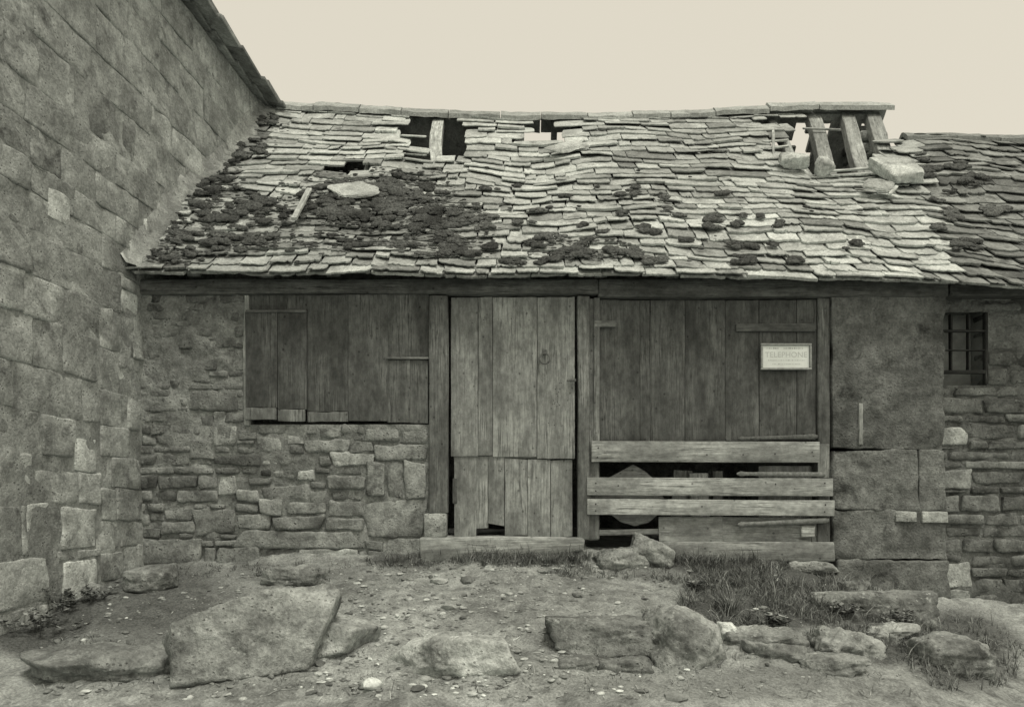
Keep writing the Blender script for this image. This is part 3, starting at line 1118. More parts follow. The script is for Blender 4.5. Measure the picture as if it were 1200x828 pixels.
# posts
def post(x0, y0, x1, y1, tone, yf, th=0.14, mat=M_wood_post, name='doorpost', label=None, amp=0.008):
    mb = MB()
    a = R(x0, y0, x1, y1, 1)
    rbox(mb, (a[0], yf, a[2]), (a[1], yf + th, a[3]), 0.012, (5, 4, 40), amp, 5, tone, 2, endjag=0.004)
    o = mb.build(name, mat, shed)
    if label: o['label'] = label
    return o


post(503.5, 347, 525.5, 601, 1.1, -0.05, label='rough doorpost standing on a squared stone')
post(676.5, 349, 690, 632, 1.3, -0.05, 0.13, label='narrow doorpost between the door and the boarded opening')
post(689, 350, 701.5, 632, 1.15, -0.02, 0.1, label='slim frame post of the boarded opening')
post(958, 349, 972, 640, 0.9, -0.015, 0.12)
post(287, 346, 293, 499, 1.5, -0.03, 0.09, M_wood_mid, 'window_frame')
pb = MB()
a = R(497, 601, 524, 629, 1)
rbox(pb, (a[0], -0.05, a[2]), (a[1], 0.15, a[3]), 0.015, (6, 4, 6), 0.008, 9, 1.6, taper=0.04)
pb.build('post_pad_stone', M_rubble, shed)

# shutters and boards
def boards(name, mat, rows, yf, th=0.024, label=None, parent=None, jag=0.004, backing=None, amp=0.003):
    mb = MB()
    for (x0, y0, x1, y1, tone, dy) in rows:
        a = R(x0, y0, x1, y1, tone)
        gap = 0.0002
        dy *= 0.45 if th > 0.029 or abs(dy) > 0.006 else 0.2
        tone = 1 + (tone - 1) * 0.75
        nz = max(8, int((a[3] - a[2]) / 0.05))
        nx = max(5, int((a[1] - a[0]) / 0.03))
        rbox(mb, (a[0] + gap, yf + dy, a[2]), (a[1] - gap, yf + dy + th, a[3]), 0.0016, (nx, 3, nz), amp, 6, tone, 2, endjag=jag)
    o = mb.build(name, mat, parent or shed, sharp=45)
    if label: o['label'] = label
    return o


def bar(name, mat, x0, y0, x1, y1, yf, th, tone, parent, label=None, axis=0, tilt=0.0, r=0.006, jag=0.002):
    a = R(x0, y0, x1, y1, 1)
    mb = MB()
    c = np.array([(a[0] + a[1]) / 2, yf + th / 2, (a[2] + a[3]) / 2])
    h = np.array([(a[1] - a[0]) / 2, th / 2, (a[3] - a[2]) / 2])
    n = [4, 4, 4]; n[axis] = 24
    rbox(mb, -h, h, r, tuple(n), 0.004, 5, tone, axis, rot=rotm(1, tilt), endjag=jag)
    mb.v[-1] = mb.v[-1] + c
    o = mb.build(name, mat, parent, sharp=50)
    if label: o['label'] = label
    return o


boards('fixed_boarding', M_wood_dark, [(293, 346, 335, 368, .75, .012), (335, 346, 363, 364, .7, .008), (361, 346, 411, 482, .82, .0), (361, 482.6, 408, 494, 1.55, -.002),
                                       (409, 346, 455, 493.5, 1.05, -.014), (455, 346, 503, 421, .9, -.008), (455, 422.5, 481, 495, 1.08, -.012), (481, 422, 502, 496, 1.1, -.010)], -0.02,
       label='wide dark boards nailed over the window opening')
sh = boards('shutter', M_wood_dark, [(290, 367, 327, 478, .72, 0), (327.6, 367, 361, 480, .76, .003), (290, 478.7, 326, 492, 1.5, .001), (327.6, 480.7, 359, 494, 1.7, .002)], -0.05,
            label='small two board shutter with bleached lower ends')
bar('ledge_batten', M_wood_dark, 291, 365, 361, 368, -0.062, 0.03, 1.1, sh)
bar('ledge_batten', M_wood_mid, 453, 419, 503, 422, -0.048, 0.02, 0.7, shed)

# the stable door: two leaves
door = boards('door', M_wood_door, [(528.5, 348, 560, 534, .92, .003), (560.5, 348, 577, 533, .78, 0), (577.5, 348, 629, 535, 1.0, .004), (629.6, 348, 673.5, 537, .98, .001)], 0.0, 0.03,
              label='tall upper leaf of the plank stable door with an iron ring')
ld = boards('door', M_wood_door, [(532, 534, 558, 629, .98, .004), (558, 534, 572, 619, .95, .002), (572, 534, 591, 614.5, .95, .002), (591.5, 536, 618, 628, 1.0, .003), (618.5, 538, 645, 629, 1.06, .0), (645.5, 539, 671, 628, 1.02, .003)], 0.012, 0.03,
            label='short lower leaf of the stable door with a rotted hole at its foot', jag=0.016)
bar('door_ledge', M_wood_door, 531, 533, 661, 537, 0.012, 0.03, 0.6, ld)
bar('door_edge_strip', M_wood_dark, 530, 560, 535.5, 590, 0.006, 0.02, 0.8, ld, axis=2)


def torus(mb, c, R_, r_, tone=1.0, n=28, m=8, tilt=0.0, sx=1.0):
    V, fs = [], []
    for i in range(n):
        a = 2 * math.pi * i / n
        for k in range(m):
            b = 2 * math.pi * k / m
            q = R_ + r_ * math.cos(b)
            V.append((q * math.cos(a) * sx, r_ * math.sin(b), q * math.sin(a)))
            fs.append((i * m + k, i * m + (k + 1) % m, ((i + 1) % n) * m + (k + 1) % m, ((i + 1) % n) * m + k))
    mb.add(np.array(V) @ rotm(0, tilt).T + np.array(c), fs, tone)


rg = MB()
c = pt(638, 421, 0)
torus(rg, (c[0], -0.036, c[2]), 0.042, 0.0075, tilt=-0.12)
rbox(rg, (c[0] - 0.018, -0.036, c[2] + 0.032), (c[0] + 0.018, -0.014, c[2] + 0.075), 0.006, (4, 4, 5))
rg.build('ring_handle', M_iron, door)
hp = MB()
rbox(hp, (fx(664), -0.03, fz(447.5)), (fx(675), -0.012, fz(444.5)), 0.004, (5, 3, 3))
hp.build('latch', M_iron, door)

sl = MB()
a = R(494, 628, 683, 651, 1)
rbox(sl, (a[0], -0.13, a[2] - 0.03), (a[1], 0.12, a[3]), 0.02, (44, 6, 5), 0.02, 4.5, 1.25, 0, endjag=0.015)
P = sl.v[-1]
P[:, 2] -= np.where(P[:, 2] < (a[2] + a[3]) / 2, np.interp(P[:, 0], [a[0], fx(535), fx(600), fx(640), a[1]], [0.02, 0.0, -0.012, -0.05, -0.085]), np.interp(P[:, 0], [a[0], a[1]], [0.0, 0.01]))
sl.build('door_sill', M_wood_mid, shed)

# big boarded opening right of the door
M_wood_hatch = wood_mat('stained_hatch_boards', 0.132, 0.1, 0.3, 0.3, 0.002)
boarding = boards('hatch', M_wood_hatch, [(702, 351, 750, 516, 1.0, 0), (750.5, 351, 762, 516, .88, .003), (762.5, 351, 803, 517, .92, -.002), (803.5, 351, 850, 516, .84, .002), (850.5, 351, 890, 516, .86, 0),
                                         (890.5, 351, 934, 515, .8, .003), (934.5, 351, 957, 515, .78, -.002)], 0.012, 0.026,
                  label='wide dark boarded hatch hung on iron strap hinges')
bar('cross_batten', M_wood_dark, 862, 379, 956, 388.5, -0.012, 0.024, 0.9, boarding)
bar('frame_strip', M_wood_mid, 695.5, 350, 702, 517, -0.035, 0.03, 0.75, boarding, axis=2)
bar('frame_strip', M_wood_mid, 696, 377, 722, 384, -0.037, 0.02, 0.75, boarding)


def strap(x0, x1, py0, py1, yf, thick, tone, parent, name='strap_hinge'):
    """long iron strap, knob at the left end, thickening to the right"""
    mb = MB()
    A, B = np.array(pt(x0, py0)), np.array(pt(x1, py1))
    A[1] = B[1] = yf
    n, m = 22, 10
    V = []
    for i in range(n):
        s = i / (n - 1)
        p = A + (B - A) * s
        hh = thick * (0.62 + 0.38 * s)
        if s < 0.06: hh = thick * (0.55 + 0.5 * math.sin(math.pi * (s / 0.06) * 0.5))
        if s in (0.0, 1.0): hh *= 0.6
        hh *= 1 + 0.12 * n1(s * 20, py0, 0, 2)
        for k in range(m):
            a = 2 * math.pi * k / m
            V.append((p[0], p[1] + 0.55 * hh * math.cos(a), p[2] + hh * math.sin(a)))
    fs = [(i * m + k, i * m + (k + 1) % m, (i + 1) * m + (k + 1) % m, (i + 1) * m + k) for i in range(n - 1) for k in range(m)]
    fs += [tuple(reversed(range(m))), tuple((n - 1) * m + k for k in range(m))]
    mb.add(np.array(V), fs, tone)
    return mb.build(name, M_iron, parent)


strap(864, 957, 514, 511.5, -0.02, 0.022, 0.9, boarding)
strap(862, 965, 555, 556, -0.03, 0.024, 1.5, shed)['label'] = 'upper iron strap left hanging behind the pale planks'
strap(862, 968, 614, 609, -0.052, 0.024, 1.5, shed)['label'] = 'lower iron strap left hanging behind the pale planks'

# planks nailed across
bar('barrier_plank', M_wood_pale, 692, 517.5, 957, 542, -0.065, 0.03, 0.85, shed, 'wide rough plank, highest of the three nailed across the opening', tilt=0.003)
bar('barrier_plank', M_wood_pale, 686.5, 560, 971.5, 580.5, -0.075, 0.025, 0.92, shed, 'sawn plank, middle of the three nailed across the opening', tilt=0.004)
bar('barrier_plank', M_wood_pale, 687, 585, 974, 603.5, -0.072, 0.025, 1.12, shed, 'palest sawn plank, lowest of the three nailed across the opening', tilt=0.006)
bar('bottom_beam', M_wood_mid, 771, 634, 975, 657, -0.06, 0.14, 0.95, shed, 'weathered split beam along the foot of the opening', r=0.015, jag=0.008)
bar('frame_strip', M_wood_mid, 702, 620, 772, 626, -0.02, 0.03, 0.9, shed, tilt=-0.02)
bar('frame_strip', M_wood_mid, 951, 603.7, 972, 636, 0.0, 0.03, 0.95, shed, axis=2)
bar('frame_strip', M_wood_mid, 957, 520, 971, 560, -0.025, 0.03, 1.0, shed, axis=2)

def nails(parent, pts, yf, r=0.006):
    for (px, py) in pts:                                # each nail head is a piece of its own
        mb = MB()
        V, fs = ico(2)
        mb.add(V * np.array([r, r * 0.5, r]) + np.array(pt(px, py, 0)) * np.array([1, 0, 1]) + np.array([0, yf, 0]), fs, random.uniform(0.3, 0.6))
        mb.build('nail', M_iron, parent)


PL = [o for o in shed.children if o.name.startswith('barrier_plank')]
nails(PL[0], [(826, 533), (868, 533), (905, 532), (700, 525), (948, 530), (699, 536)], -0.066)
nails(PL[1], [(723, 569), (905, 567), (697, 566), (697, 575), (962, 566)], -0.076)
nails(PL[2], [(697, 590), (697, 598), (963, 591), (962, 599), (820, 593)], -0.073)
nails(door, [(random.uniform(640, 667), random.uniform(448, 482)) for _ in range(16)] + [(random.uniform(532, 668), random.choice([376, 498]) + random.uniform(-3, 3)) for _ in range(12)], 0.0, 0.004)
nails(ld, [(random.uniform(540, 668), random.choice([552, 608]) + random.uniform(-3, 3)) for _ in range(10)], 0.012, 0.004)
nails(boarding, [(random.uniform(706, 953), random.choice([384, 372, 500]) + random.uniform(-4, 4)) for _ in range(14)], 0.011, 0.004)
# boards and odd pieces stored behind the planks: each its own thing
def loose_board(name, label, cat, x0, y0, x1, y1, yf, th, tone, mat, axis=0, tilt=0.0, lean=0.0, group=None, r=0.006):
    a = R(x0, y0, x1, y1, 1, yf)
    mb = MB()
    c = np.array([(a[0] + a[1]) / 2, yf + th / 2, (a[2] + a[3]) / 2])
    h = np.array([(a[1] - a[0]) / 2, th / 2, (a[3] - a[2]) / 2])
    n = [6, 3, 6]; n[axis] = 16
    rbox(mb, -h, h, r, tuple(n), 0.004, 5, tone, axis, rot=rotm(0, lean) @ rotm(1, tilt), endjag=0.004)
    mb.v[-1] = mb.v[-1] + c
    o = mb.build(name, mat, origin=(c[0], c[1], a[2]), sharp=50)
    return tag(o, label, cat, group)


G_ST = 'boards stored behind the nailed planks'
loose_board('loose_board', 'smooth pale board propped on edge below the lowest plank, at its left', 'board', 772, 605, 847, 636, -0.03, 0.022, 1.05, M_wood_mid, 0, 0.0, group=G_ST)
loose_board('loose_board', 'long weathered board on edge behind the lower iron strap', 'board', 846, 606, 951, 635, -0.02, 0.02, .85, M_wood_mid, 0, 0.02, group=G_ST)
loose_board('wood_block', 'short pale offcut wedged under the lower iron strap end', 'wood block', 939, 616, 955, 629, -0.045, 0.03, 1.35, M_wood_mid, 0, group=G_ST)
loose_board('loose_board', 'wide pale board standing upright behind the upper iron strap', 'board', 889, 546, 953, 640, 0.10, 0.025, 1.0, M_wood_mid, 2, 0.0, group=G_ST)
loose_board('loose_board', 'grey upright board end with slanted top, beside the pale offcut end', 'board', 787, 551, 809, 640, 0.2, 0.03, .7, M_wood_mid, 2, 0.06, group=G_ST)
loose_board('loose_board', 'pale board end showing just above the middle plank, tilted', 'board', 810, 554, 832, 640, 0.14, 0.03, 1.2, M_wood_mid, 2, -0.04, group=G_ST)
loose_board('loose_board', 'narrow grey board end standing right of the pale tilted one', 'board', 836, 552, 847, 640, 0.22, 0.03, .75, M_wood_mid, 2, 0.0, group=G_ST)

# round panel
op = [(701, 566), (720, 556), (742, 544), (756, 552), (772, 566), (778, 584), (773, 601), (760, 612), (744, 616), (727, 611), (710, 598), (702, 584)]
rp = MB()
yb = 0.12
ctr = np.array(pt(740, 582, yb))
pls = []
Q = [np.array(pt(a, b, yb)) - ctr for a, b in op]
n = len(Q)
V = [q + np.array([0, yy, 0]) for yy in (0.0, 0.028) for q in Q]
fs = [tuple(range(n)), tuple(reversed(range(n, 2 * n)))] + [(i, n + i, n + (i + 1) % n, (i + 1) % n) for i in range(n)]
rp.add(np.array(V) + ctr, fs, 0.95, (np.array(V) + 3)[:, [0, 2, 1]])
tag(rp.build('round_panel', M_wood_mid, origin=(ctr[0], yb, fz(616, yb)), sharp=30), 'round bottomed pale panel with a peaked top standing behind the planks', 'panel')

# ------------------------------------------------------------------ the sign
sg = thing('telephone_sign', 'small framed white TELEPHONE sign fixed on the dark boards', 'sign', (fx(920), -0.01, fz(433.5)))
y = -0.012
fr = MB()
sx0, sx1, sz0, sz1 = fx(890.2), fx(949.5), fz(433.8), fz(403)
bw = 0.017
for (a, b, c_, d, ax) in ((sx0, sx1, sz1 - bw, sz1, 0), (sx0, sx1, sz0, sz0 + bw, 0), (sx0, sx0 + bw, sz0 + bw + .001, sz1 - bw - .001, 2), (sx1 - bw, sx1, sz0 + bw + .001, sz1 - bw - .001, 2)):
    nn_ = [4, 4, 4]; nn_[ax] = 10
    rbox(fr, (a, y - 0.024, c_), (b, y, d), 0.005, tuple(nn_), 0.001, 6, 1.0, ax)
pn = MB()
rbox(pn, (sx0 + bw + .001, y - 0.010, sz0 + bw + .001), (sx1 - bw - .001, y - 0.002, sz1 - bw - .001), 0.002, (6, 3, 6), 0, 1, 1.0)
pn_o = pn.build('panel', M_white, sg)
fr.build('frame', M_frame, sg)
tc = bpy.data.curves.new('lettering', 'FONT')
tc.body = 'TELEPHONE'
tc.size = 0.062
tc.align_x = 'CENTER'; tc.align_y = 'CENTER'
tc.extrude = 0.0006
tc.space_character = 1.02
tx = bpy.data.objects.new('lettering', tc)
COL.objects.link(tx)
tc.materials.append(M_letter)
bpy.context.view_layer.update()
tme = bpy.data.meshes.new_from_object(tx.evaluated_get(bpy.context.evaluated_depsgraph_get()))
bpy.data.objects.remove(tx)
tme.name = 'lettering'
at = tme.attributes.new('tone', 'FLOAT', 'POINT')
at.data.foreach_set('value', np.ones(len(tme.vertices), dtype=np.float32))
tme.materials.clear()
tme.materials.append(M_letter)
tx = bpy.data.objects.new('lettering', tme)
COL.objects.link(tx)
tx.parent = pn_o
tx.rotation_euler = (math.radians(90), 0, 0)
tx.location = (0, y - 0.0108 + 0.01, fz(416.3) - fz(433.5))
lb = MB()                        # the rest of the print is illegible in the photograph: worn dashes
for (py, x0, x1, hh) in ((408.6, 897, 911.5, 2.0), (408.6, 917, 940, 2.0), (422.6, 899, 942, 1.0), (427, 904, 938, 1.0)):
    px = x0
    while px < x1:
        w = random.uniform(0.7, 2.0)
        rbox(lb, (fx(px), y - 0.0112, fz(py + hh / 2)), (fx(min(x1, px + w)), y - 0.0104, fz(py - hh / 2)), 0.0001, (2, 2, 2), 0, 1, random.uniform(.8, 1.2))
        px += w + random.uniform(0.35, 0.9)
lb.build('faded_lettering', M_letter, pn_o)

# ------------------------------------------------------------------ left building
lbd = thing('stone_building', 'tall weathered stone building wall rising beside the shed roof', 'building', (-3.02, 0, -0.15))
lw = MB()


def left_place(y0, y1, z0, z1, tone):
    L, H = y1 - y0, z1 - z0
    pr = random.uniform(-0.010, 0.016) if z1 < 1.2 else random.uniform(-0.006, 0.007)
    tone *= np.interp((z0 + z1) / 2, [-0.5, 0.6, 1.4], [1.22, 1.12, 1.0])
    if random.random() < 0.05: tone *= 1.35
    if random.random() < 0.10: tone *= 0.78
    # build in a local frame where local x = along wall (y), local y = outward (x)
    mb2 = MB()
    far = (y1 < -2.6) or (y0 > 4)
    n = (max(5, min(14, int(L / 0.045) + 3)), 3 if far else 4, max(5, min(11, int(H / 0.04) + 3)))
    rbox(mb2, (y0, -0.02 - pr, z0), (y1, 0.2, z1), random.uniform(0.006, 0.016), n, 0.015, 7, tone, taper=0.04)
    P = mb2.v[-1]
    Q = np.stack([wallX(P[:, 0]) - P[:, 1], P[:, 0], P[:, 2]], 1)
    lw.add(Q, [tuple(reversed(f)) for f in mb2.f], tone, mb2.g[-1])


fxd = [(-0.85, -0.61, 0.62, 0.86, 1.75), (-0.31, -0.08, 1.87, 2.06, 1.75), (0.02, 0.26, 2.52, 2.72, 1.7), (-1.12, -0.9, 2.3, 2.5, 1.5), (-0.98, -0.62, 0.08, 0.36, 1.25), (-0.60, -0.3, 0.02, 0.26, 1.2),
       (-0.97, -0.62, -0.42, 0.0, 1.3), (-1.3, -1.02, 0.05, 0.4, 1.2), (-0.33, -0.2, 1.33, 1.44, 1.7)]
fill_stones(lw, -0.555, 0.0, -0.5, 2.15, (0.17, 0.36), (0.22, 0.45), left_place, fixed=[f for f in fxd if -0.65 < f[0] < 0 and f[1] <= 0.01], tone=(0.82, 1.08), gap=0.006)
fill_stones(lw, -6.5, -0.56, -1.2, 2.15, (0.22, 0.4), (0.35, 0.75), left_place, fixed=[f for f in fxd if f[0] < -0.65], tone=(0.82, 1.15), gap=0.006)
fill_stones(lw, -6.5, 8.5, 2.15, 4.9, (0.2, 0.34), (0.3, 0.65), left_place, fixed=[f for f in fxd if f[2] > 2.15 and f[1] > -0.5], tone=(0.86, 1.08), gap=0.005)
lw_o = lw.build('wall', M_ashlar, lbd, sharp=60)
lm = MB()


def lmap(U, W, nz):
    return np.stack([wallX(U) + 0.013 - 0.55 * nz, U, W], 1)


mortar_sheet(lm, -6.5, 8.5, -1.4, 4.9, lmap, step=0.045, amp=0.016)
for f_i, f in enumerate(lm.f): lm.f[f_i] = tuple(reversed(f))
lm.build('mortar', M_mortar_pale, lw_o, sharp=None)
lc = MB()
rbox(lc, (-8.5, -6.5, -1.4), (-3.6, 8.5, 4.9), 0.02, (2, 2, 2))
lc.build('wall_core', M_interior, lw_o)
lr = MB()
# roof slab of the left building with a stepped slate eave
ye = np.linspace(-6.8, 8.8, 60)
for lay, (ov, zt, th) in enumerate(((0.10, 4.90, 0.03), (0.25, 4.935, 0.04), (0.22, 4.98, 0.035))):
    yy = -6.8
    while yy < 8.8:
        L = random.uniform(0.25, 0.6)
        o = ov + random.uniform(-0.02, 0.02)
        xw = float(wallX(yy + L / 2))
        rbox(lr, (xw - 0.7, yy + 0.004, zt - 0.002), (xw + o, yy + L - 0.004, zt + th), 0.008, (5, 5, 3), 0.004, 8, random.uniform(.8, 1.2))
        P = lr.v[-1]
        P[:, 2] -= (P[:, 0] - xw - 0.1) * 0.18
        yy += L
# upper slope in courses
for k in range(18):
    x1 = -3.1 - k * 0.19
    z1 = 4.98 + k * 0.155
    rbox(lr, (x1 - 0.4, -6.8, z1), (x1, 8.8, z1 + 0.05), 0.01, (3, 40, 3), 0.012, 4, random.uniform(.8, 1.1))
    P = lr.v[-1]; P[:, 2] -= (P[:, 0] - x1) * 0.8
    P[:, 0] += 0.064 * P[:, 1]
lr.build('roof', M_slate_dark, lbd, sharp=50)

# ------------------------------------------------------------------ neighbour at the right
nw = MB()
npl = front_stone(nw, 0.13, (0.012, 0.03), 0.012, 0.2)
nwin = R(1106, 360, 1170, 446, 0)[:4]
nf = [R(1113, 499, 1147, 520, 1.7), R(1112, 661, 1150, 690, 1.8), R(1113, 693, 1150, 708, 1.5), R(1114, 550, 1150, 572, 1.2)]
fill_stones(nw, fx(1111), 7.0, -0.8, fz(334), (0.07, 0.16), (0.2, 0.5), npl, holes=[nwin], fixed=nf, tone=(0.5, 0.9), gap=0.02)
nw_o = nw.build('wall', M_rubble, nbr, sharp=60)
nm = MB()
mortar_sheet(nm, fx(1104), 7.0, -0.9, fz(330), lambda U, W, nz: np.stack([U, 0.150 + nz, W], 1), holes=[nwin], step=0.03, amp=0.02)
nm.build('mortar', M_render, nw_o, sharp=None)
nc = MB()
rbox(nc, (fx(1171), 0.21, -0.9), (7.0, 5.0, fz(332)), 0.01, (2, 2, 2))
rbox(nc, (fx(1104), 0.21, -0.9), (fx(1171) - .002, 5.0, fz(447)), 0.01, (2, 2, 2))
rbox(nc, (fx(1104), 0.36, fz(447) + .002), (fx(1171) - .002, 5.0, fz(332)), 0.01, (2, 2, 2))
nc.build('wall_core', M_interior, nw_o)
wf = MB()
for (a, b, c_, d, ax) in [(1106.5, 359, 1110, 447, 2), (1128, 362, 1130.5, 432, 2), (1149, 361, 1151, 432, 2), (1167, 361, 1170, 447, 2), (1110, 382, 1167, 384, 0), (1110, 405, 1167, 407, 0), (1110, 430, 1167, 434, 0)]:
    q = R(a, b, c_, d, 1)
    nn_ = [4, 3, 4]; nn_[ax] = 12
    rbox(wf, (q[0], 0.13 + (0.03 if ax == 2 and 1112 < a < 1160 else 0), q[2]), (q[1], 0.17 + (0.03 if ax == 2 and 1112 < a < 1160 else 0), q[3]), 0.004, tuple(nn_), 0.003, 6, 0.3, ax)
wf.build('window_frame', M_wood_dark, nbr)
ndp = MB()
rbox(ndp, (fx(1108) + .02, -0.03, fz(347)), (7, 0.12, fz(333)), 0.012, (20, 4, 4), 0.01, 5, 0.7, 0)
ndp.build('lintel', M_beam, nbr)
nrs = MB()
xa, xb = 4.32, 6.6
za, zb = nridge(xa) - 0.03, nridge(xb) - 0.03
nrs.add(np.array([(xa, yN - 0.02, za), (xb, yN - 0.02, zb), (xb, 5.2, zb - 5.2 + yN), (xa, 5.2, za - 5.2 + yN), (xa, yN - 0.06, za - 0.06), (xb, yN - 0.06, zb - 0.06), (xb, 5.14, zb - 5.26 + yN), (xa, 5.14, za - 5.26 + yN)]),
        [(0, 1, 2, 3), (7, 6, 5, 4), (0, 4, 5, 1), (2, 6, 7, 3), (1, 5, 6, 2), (0, 3, 7, 4)], 0.8)
nrs.build('rear_roof_slope', M_slate_dark, nbr, flat=True)
nbk = MB()
rbox(nbk, (4.35, 3.2, 2.0), (7.0, 3.4, 4.3), 0.02, (4, 2, 4), 0.01, 3, .7)
nbk.build('back_wall', M_rubble, nbr)


# ------------------------------------------------------------------ loose pieces on the roof
def roof_slab(name, label, cat, px, py, wpx, hpx, th, tone, rot=0.0, seed=1, wn=0.1, mat=M_slate, group=None, lump=False):
    u0, v0 = roof_uv(px, py)
    c = roofP(np.array([u0]), np.array([v0]), np.array([wn]))[0]
    s = F / (D0 + c[1])
    a = math.radians(45)
    e1 = np.array([1, 0, 0]); e2 = np.array([0, math.cos(a), math.sin(a)]); e3 = np.cross(e1, e2)
    Rm = np.stack([e1, e2, e3], 1) @ rotm(2, rot)
    mb = MB()
    k = 0.42
    half = (wpx / s / 2, hpx / s / k / 2 if not lump else hpx / s / 2 * 1.1, th / 2)
    rock(mb, c, half, seed, 4, 5 if not lump else 8, 16, 0.008, 9, tone, Rm, boxy=0.92)
    o = mb.build(name, mat, origin=c, sharp=40)
    return tag(o, label, cat, group)


GS = 'loose slates lying on the shed roof'
roof_slab('loose_slate', 'large pale slate lying askew above the thick moss patch', 'slate', 417, 233, 46, 17, 0.022, 1.1, 0.3, 3, 0.08, group=GS)
roof_slab('loose_slate', 'crooked slate standing diagonally below the middle sky gap', 'slate', 664, 183, 46, 8, 0.04, 0.95, 0.55, 14, 0.1, group=GS)
roof_slab('loose_slate', 'big thick pale slate slipped out at the right end of the roof', 'slate', 1049, 215, 42, 20, 0.13, 1.25, 0.22, 22, 0.14, group=GS)
roof_slab('loose_slate', 'grey slate tipped sideways just below the thick pale slipped one', 'slate', 1026, 231, 36, 12, 0.05, 0.85, -0.5, 31, 0.12, group=GS)
roof_slab('loose_slate', 'lichened slate fragment balanced beside the leaning left roof hole', 'slate', 265, 152, 9, 24, 0.05, 1.35, -0.3, 35, 0.13, group=GS)
GR = 'stones lodged at the edge of the roof hole'
roof_slab('loose_stone', 'double humped pale stone lodged left of the first leaning rafter', 'stone', 928, 198, 34, 15, 0.14, 1.25, 0.0, 41, 0.1, group=GR, lump=True)
roof_slab('loose_stone', 'rounded pale stone lodged at the foot of the first leaning rafter', 'stone', 963, 203, 19, 18, 0.14, 1.2, 0.1, 43, 0.1, group=GR, lump=True)
mb, c = lath(348, 272, 366, 238, .045, .025, 1.15, None, wn=0.12)
tag(mb.build('wood_strip', M_timber, origin=c), 'short bleached strip of wood lying upright on the mossy slates', 'wood strip')
mb, c = lath(1037, 243, 1046, 232, .03, .02, 1.3, None, wn=0.12)
tag(mb.build('wood_strip', M_timber, origin=c), 'tiny broken wood strip under the tipped slate at the roof end', 'wood strip')


# ------------------------------------------------------------------ fallen stones on the ground
ROCKS = []


def ground_rock(name, label, x0, y0, x1, y1, seed, depth=None, tone=1.0, rot=0.0, sink=0.04, amp=0.014, boxy=0.9, p=14, nplanes=9, sub=5, group='fallen stones in the yard', ybase=None, mat=M_rock, cat='stone', tilt=0.0, fr=6, nsig=0.13, strata=0.4):
    gx_, gy_, gz_ = gnd((x0 + x1) / 2, min(y1, 825))
    if ybase is not None: gy_ = ybase
    s = F / (D0 + gy_)
    w = (x1 - x0) / s
    dp = depth or w * 0.6
    yc = gy_ + dp / 2 * 0.9
    s2 = F / (D0 + gy_ + dp * 0.35)
    w = (x1 - x0) / s2
    zt_ = ZC + (HZ - y0) * (D0 + gy_ + dp * 0.6) / F
    zb_ = ZC + (HZ - y1) / s
    if zt_ - zb_ < 0.04: zb_ = zt_ - 0.04
    h = zt_ - zb_
    cz = (zt_ + zb_) / 2
    xc = ((x0 + x1) / 2 - 600) / s2
    ROCKS.append((xc, yc, w / 2, dp / 2))
    mb = MB()
    rock(mb, (xc, yc, cz - sink / 2), (w / 2 * 1.04, dp / 2, (h / 2 + sink / 2) * 1.04), seed, sub, nplanes + 9, p * 3.6, amp * 1.1, fr, tone, rotm(1, tilt) @ rotm(2, rot), boxy=boxy, nsig=nsig, strata=strata)
    o = mb.build(name, mat, origin=(xc, yc, cz - h / 2 - sink), sharp=None)
    return tag(o, label, cat, group)


# the big leaning slab
gx_, gy_, gz_ = gnd(285, 788)
s = F / (D0 + gy_)
outl = [(186, 748), (216, 734), (250, 721), (300, 708), (378, 688), (386, 704), (368, 790), (215, 806)]
cen = np.array([290, 752])
lean = 0.42
e1 = np.array([1, 0.10, 0]); e1 /= np.linalg.norm(e1)
e2 = np.array([0, math.sin(lean), math.cos(lean)])
e3 = np.cross(e1, e2)
pl = []
for i in range(len(outl)):
    A, B = np.array(outl[i], float) - cen, np.array(outl[(i + 1) % len(outl)], float) - cen
    A = A / s * [1, -1 / math.cos(lean)]; B = B / s * [1, -1 / math.cos(lean)]
    d = B - A
    nn2 = np.array([-d[1], d[0]]); nn2 /= np.linalg.norm(nn2)
    if nn2 @ A < 0: nn2 = -nn2
    pl.append((np.array([nn2[0], nn2[1], 0.0]), float(nn2 @ A)))
pl += [(np.array([0.05, -0.1, 0.99]), 0.12), (np.array([0, 0, -1.0]), 0.13), (np.array([-0.1, 0.62, 0.78]), 0.30), (np.array([-0.75, -0.2, 0.62]), 0.36), (np.array([0.62, -0.5, 0.6]), 0.36), (np.array([0.2, 0.5, 0.84]), 0.245)]
mb = MB()
rock(mb, (fx(290, gy_), gy_ + 0.06, fz(752, gy_)), (1, 1, 1), 5, 6, 0, 90, 0.015, 5, 1.0, np.stack([e1, e2, e3], 1), planes=pl, fine=0.5)
tag(mb.build('boulder', M_rock, origin=(fx(290, gy_), gy_, gz_), sharp=None), 'great wedge shaped slab of stone leaning in the yard, largest fallen stone', 'boulder')

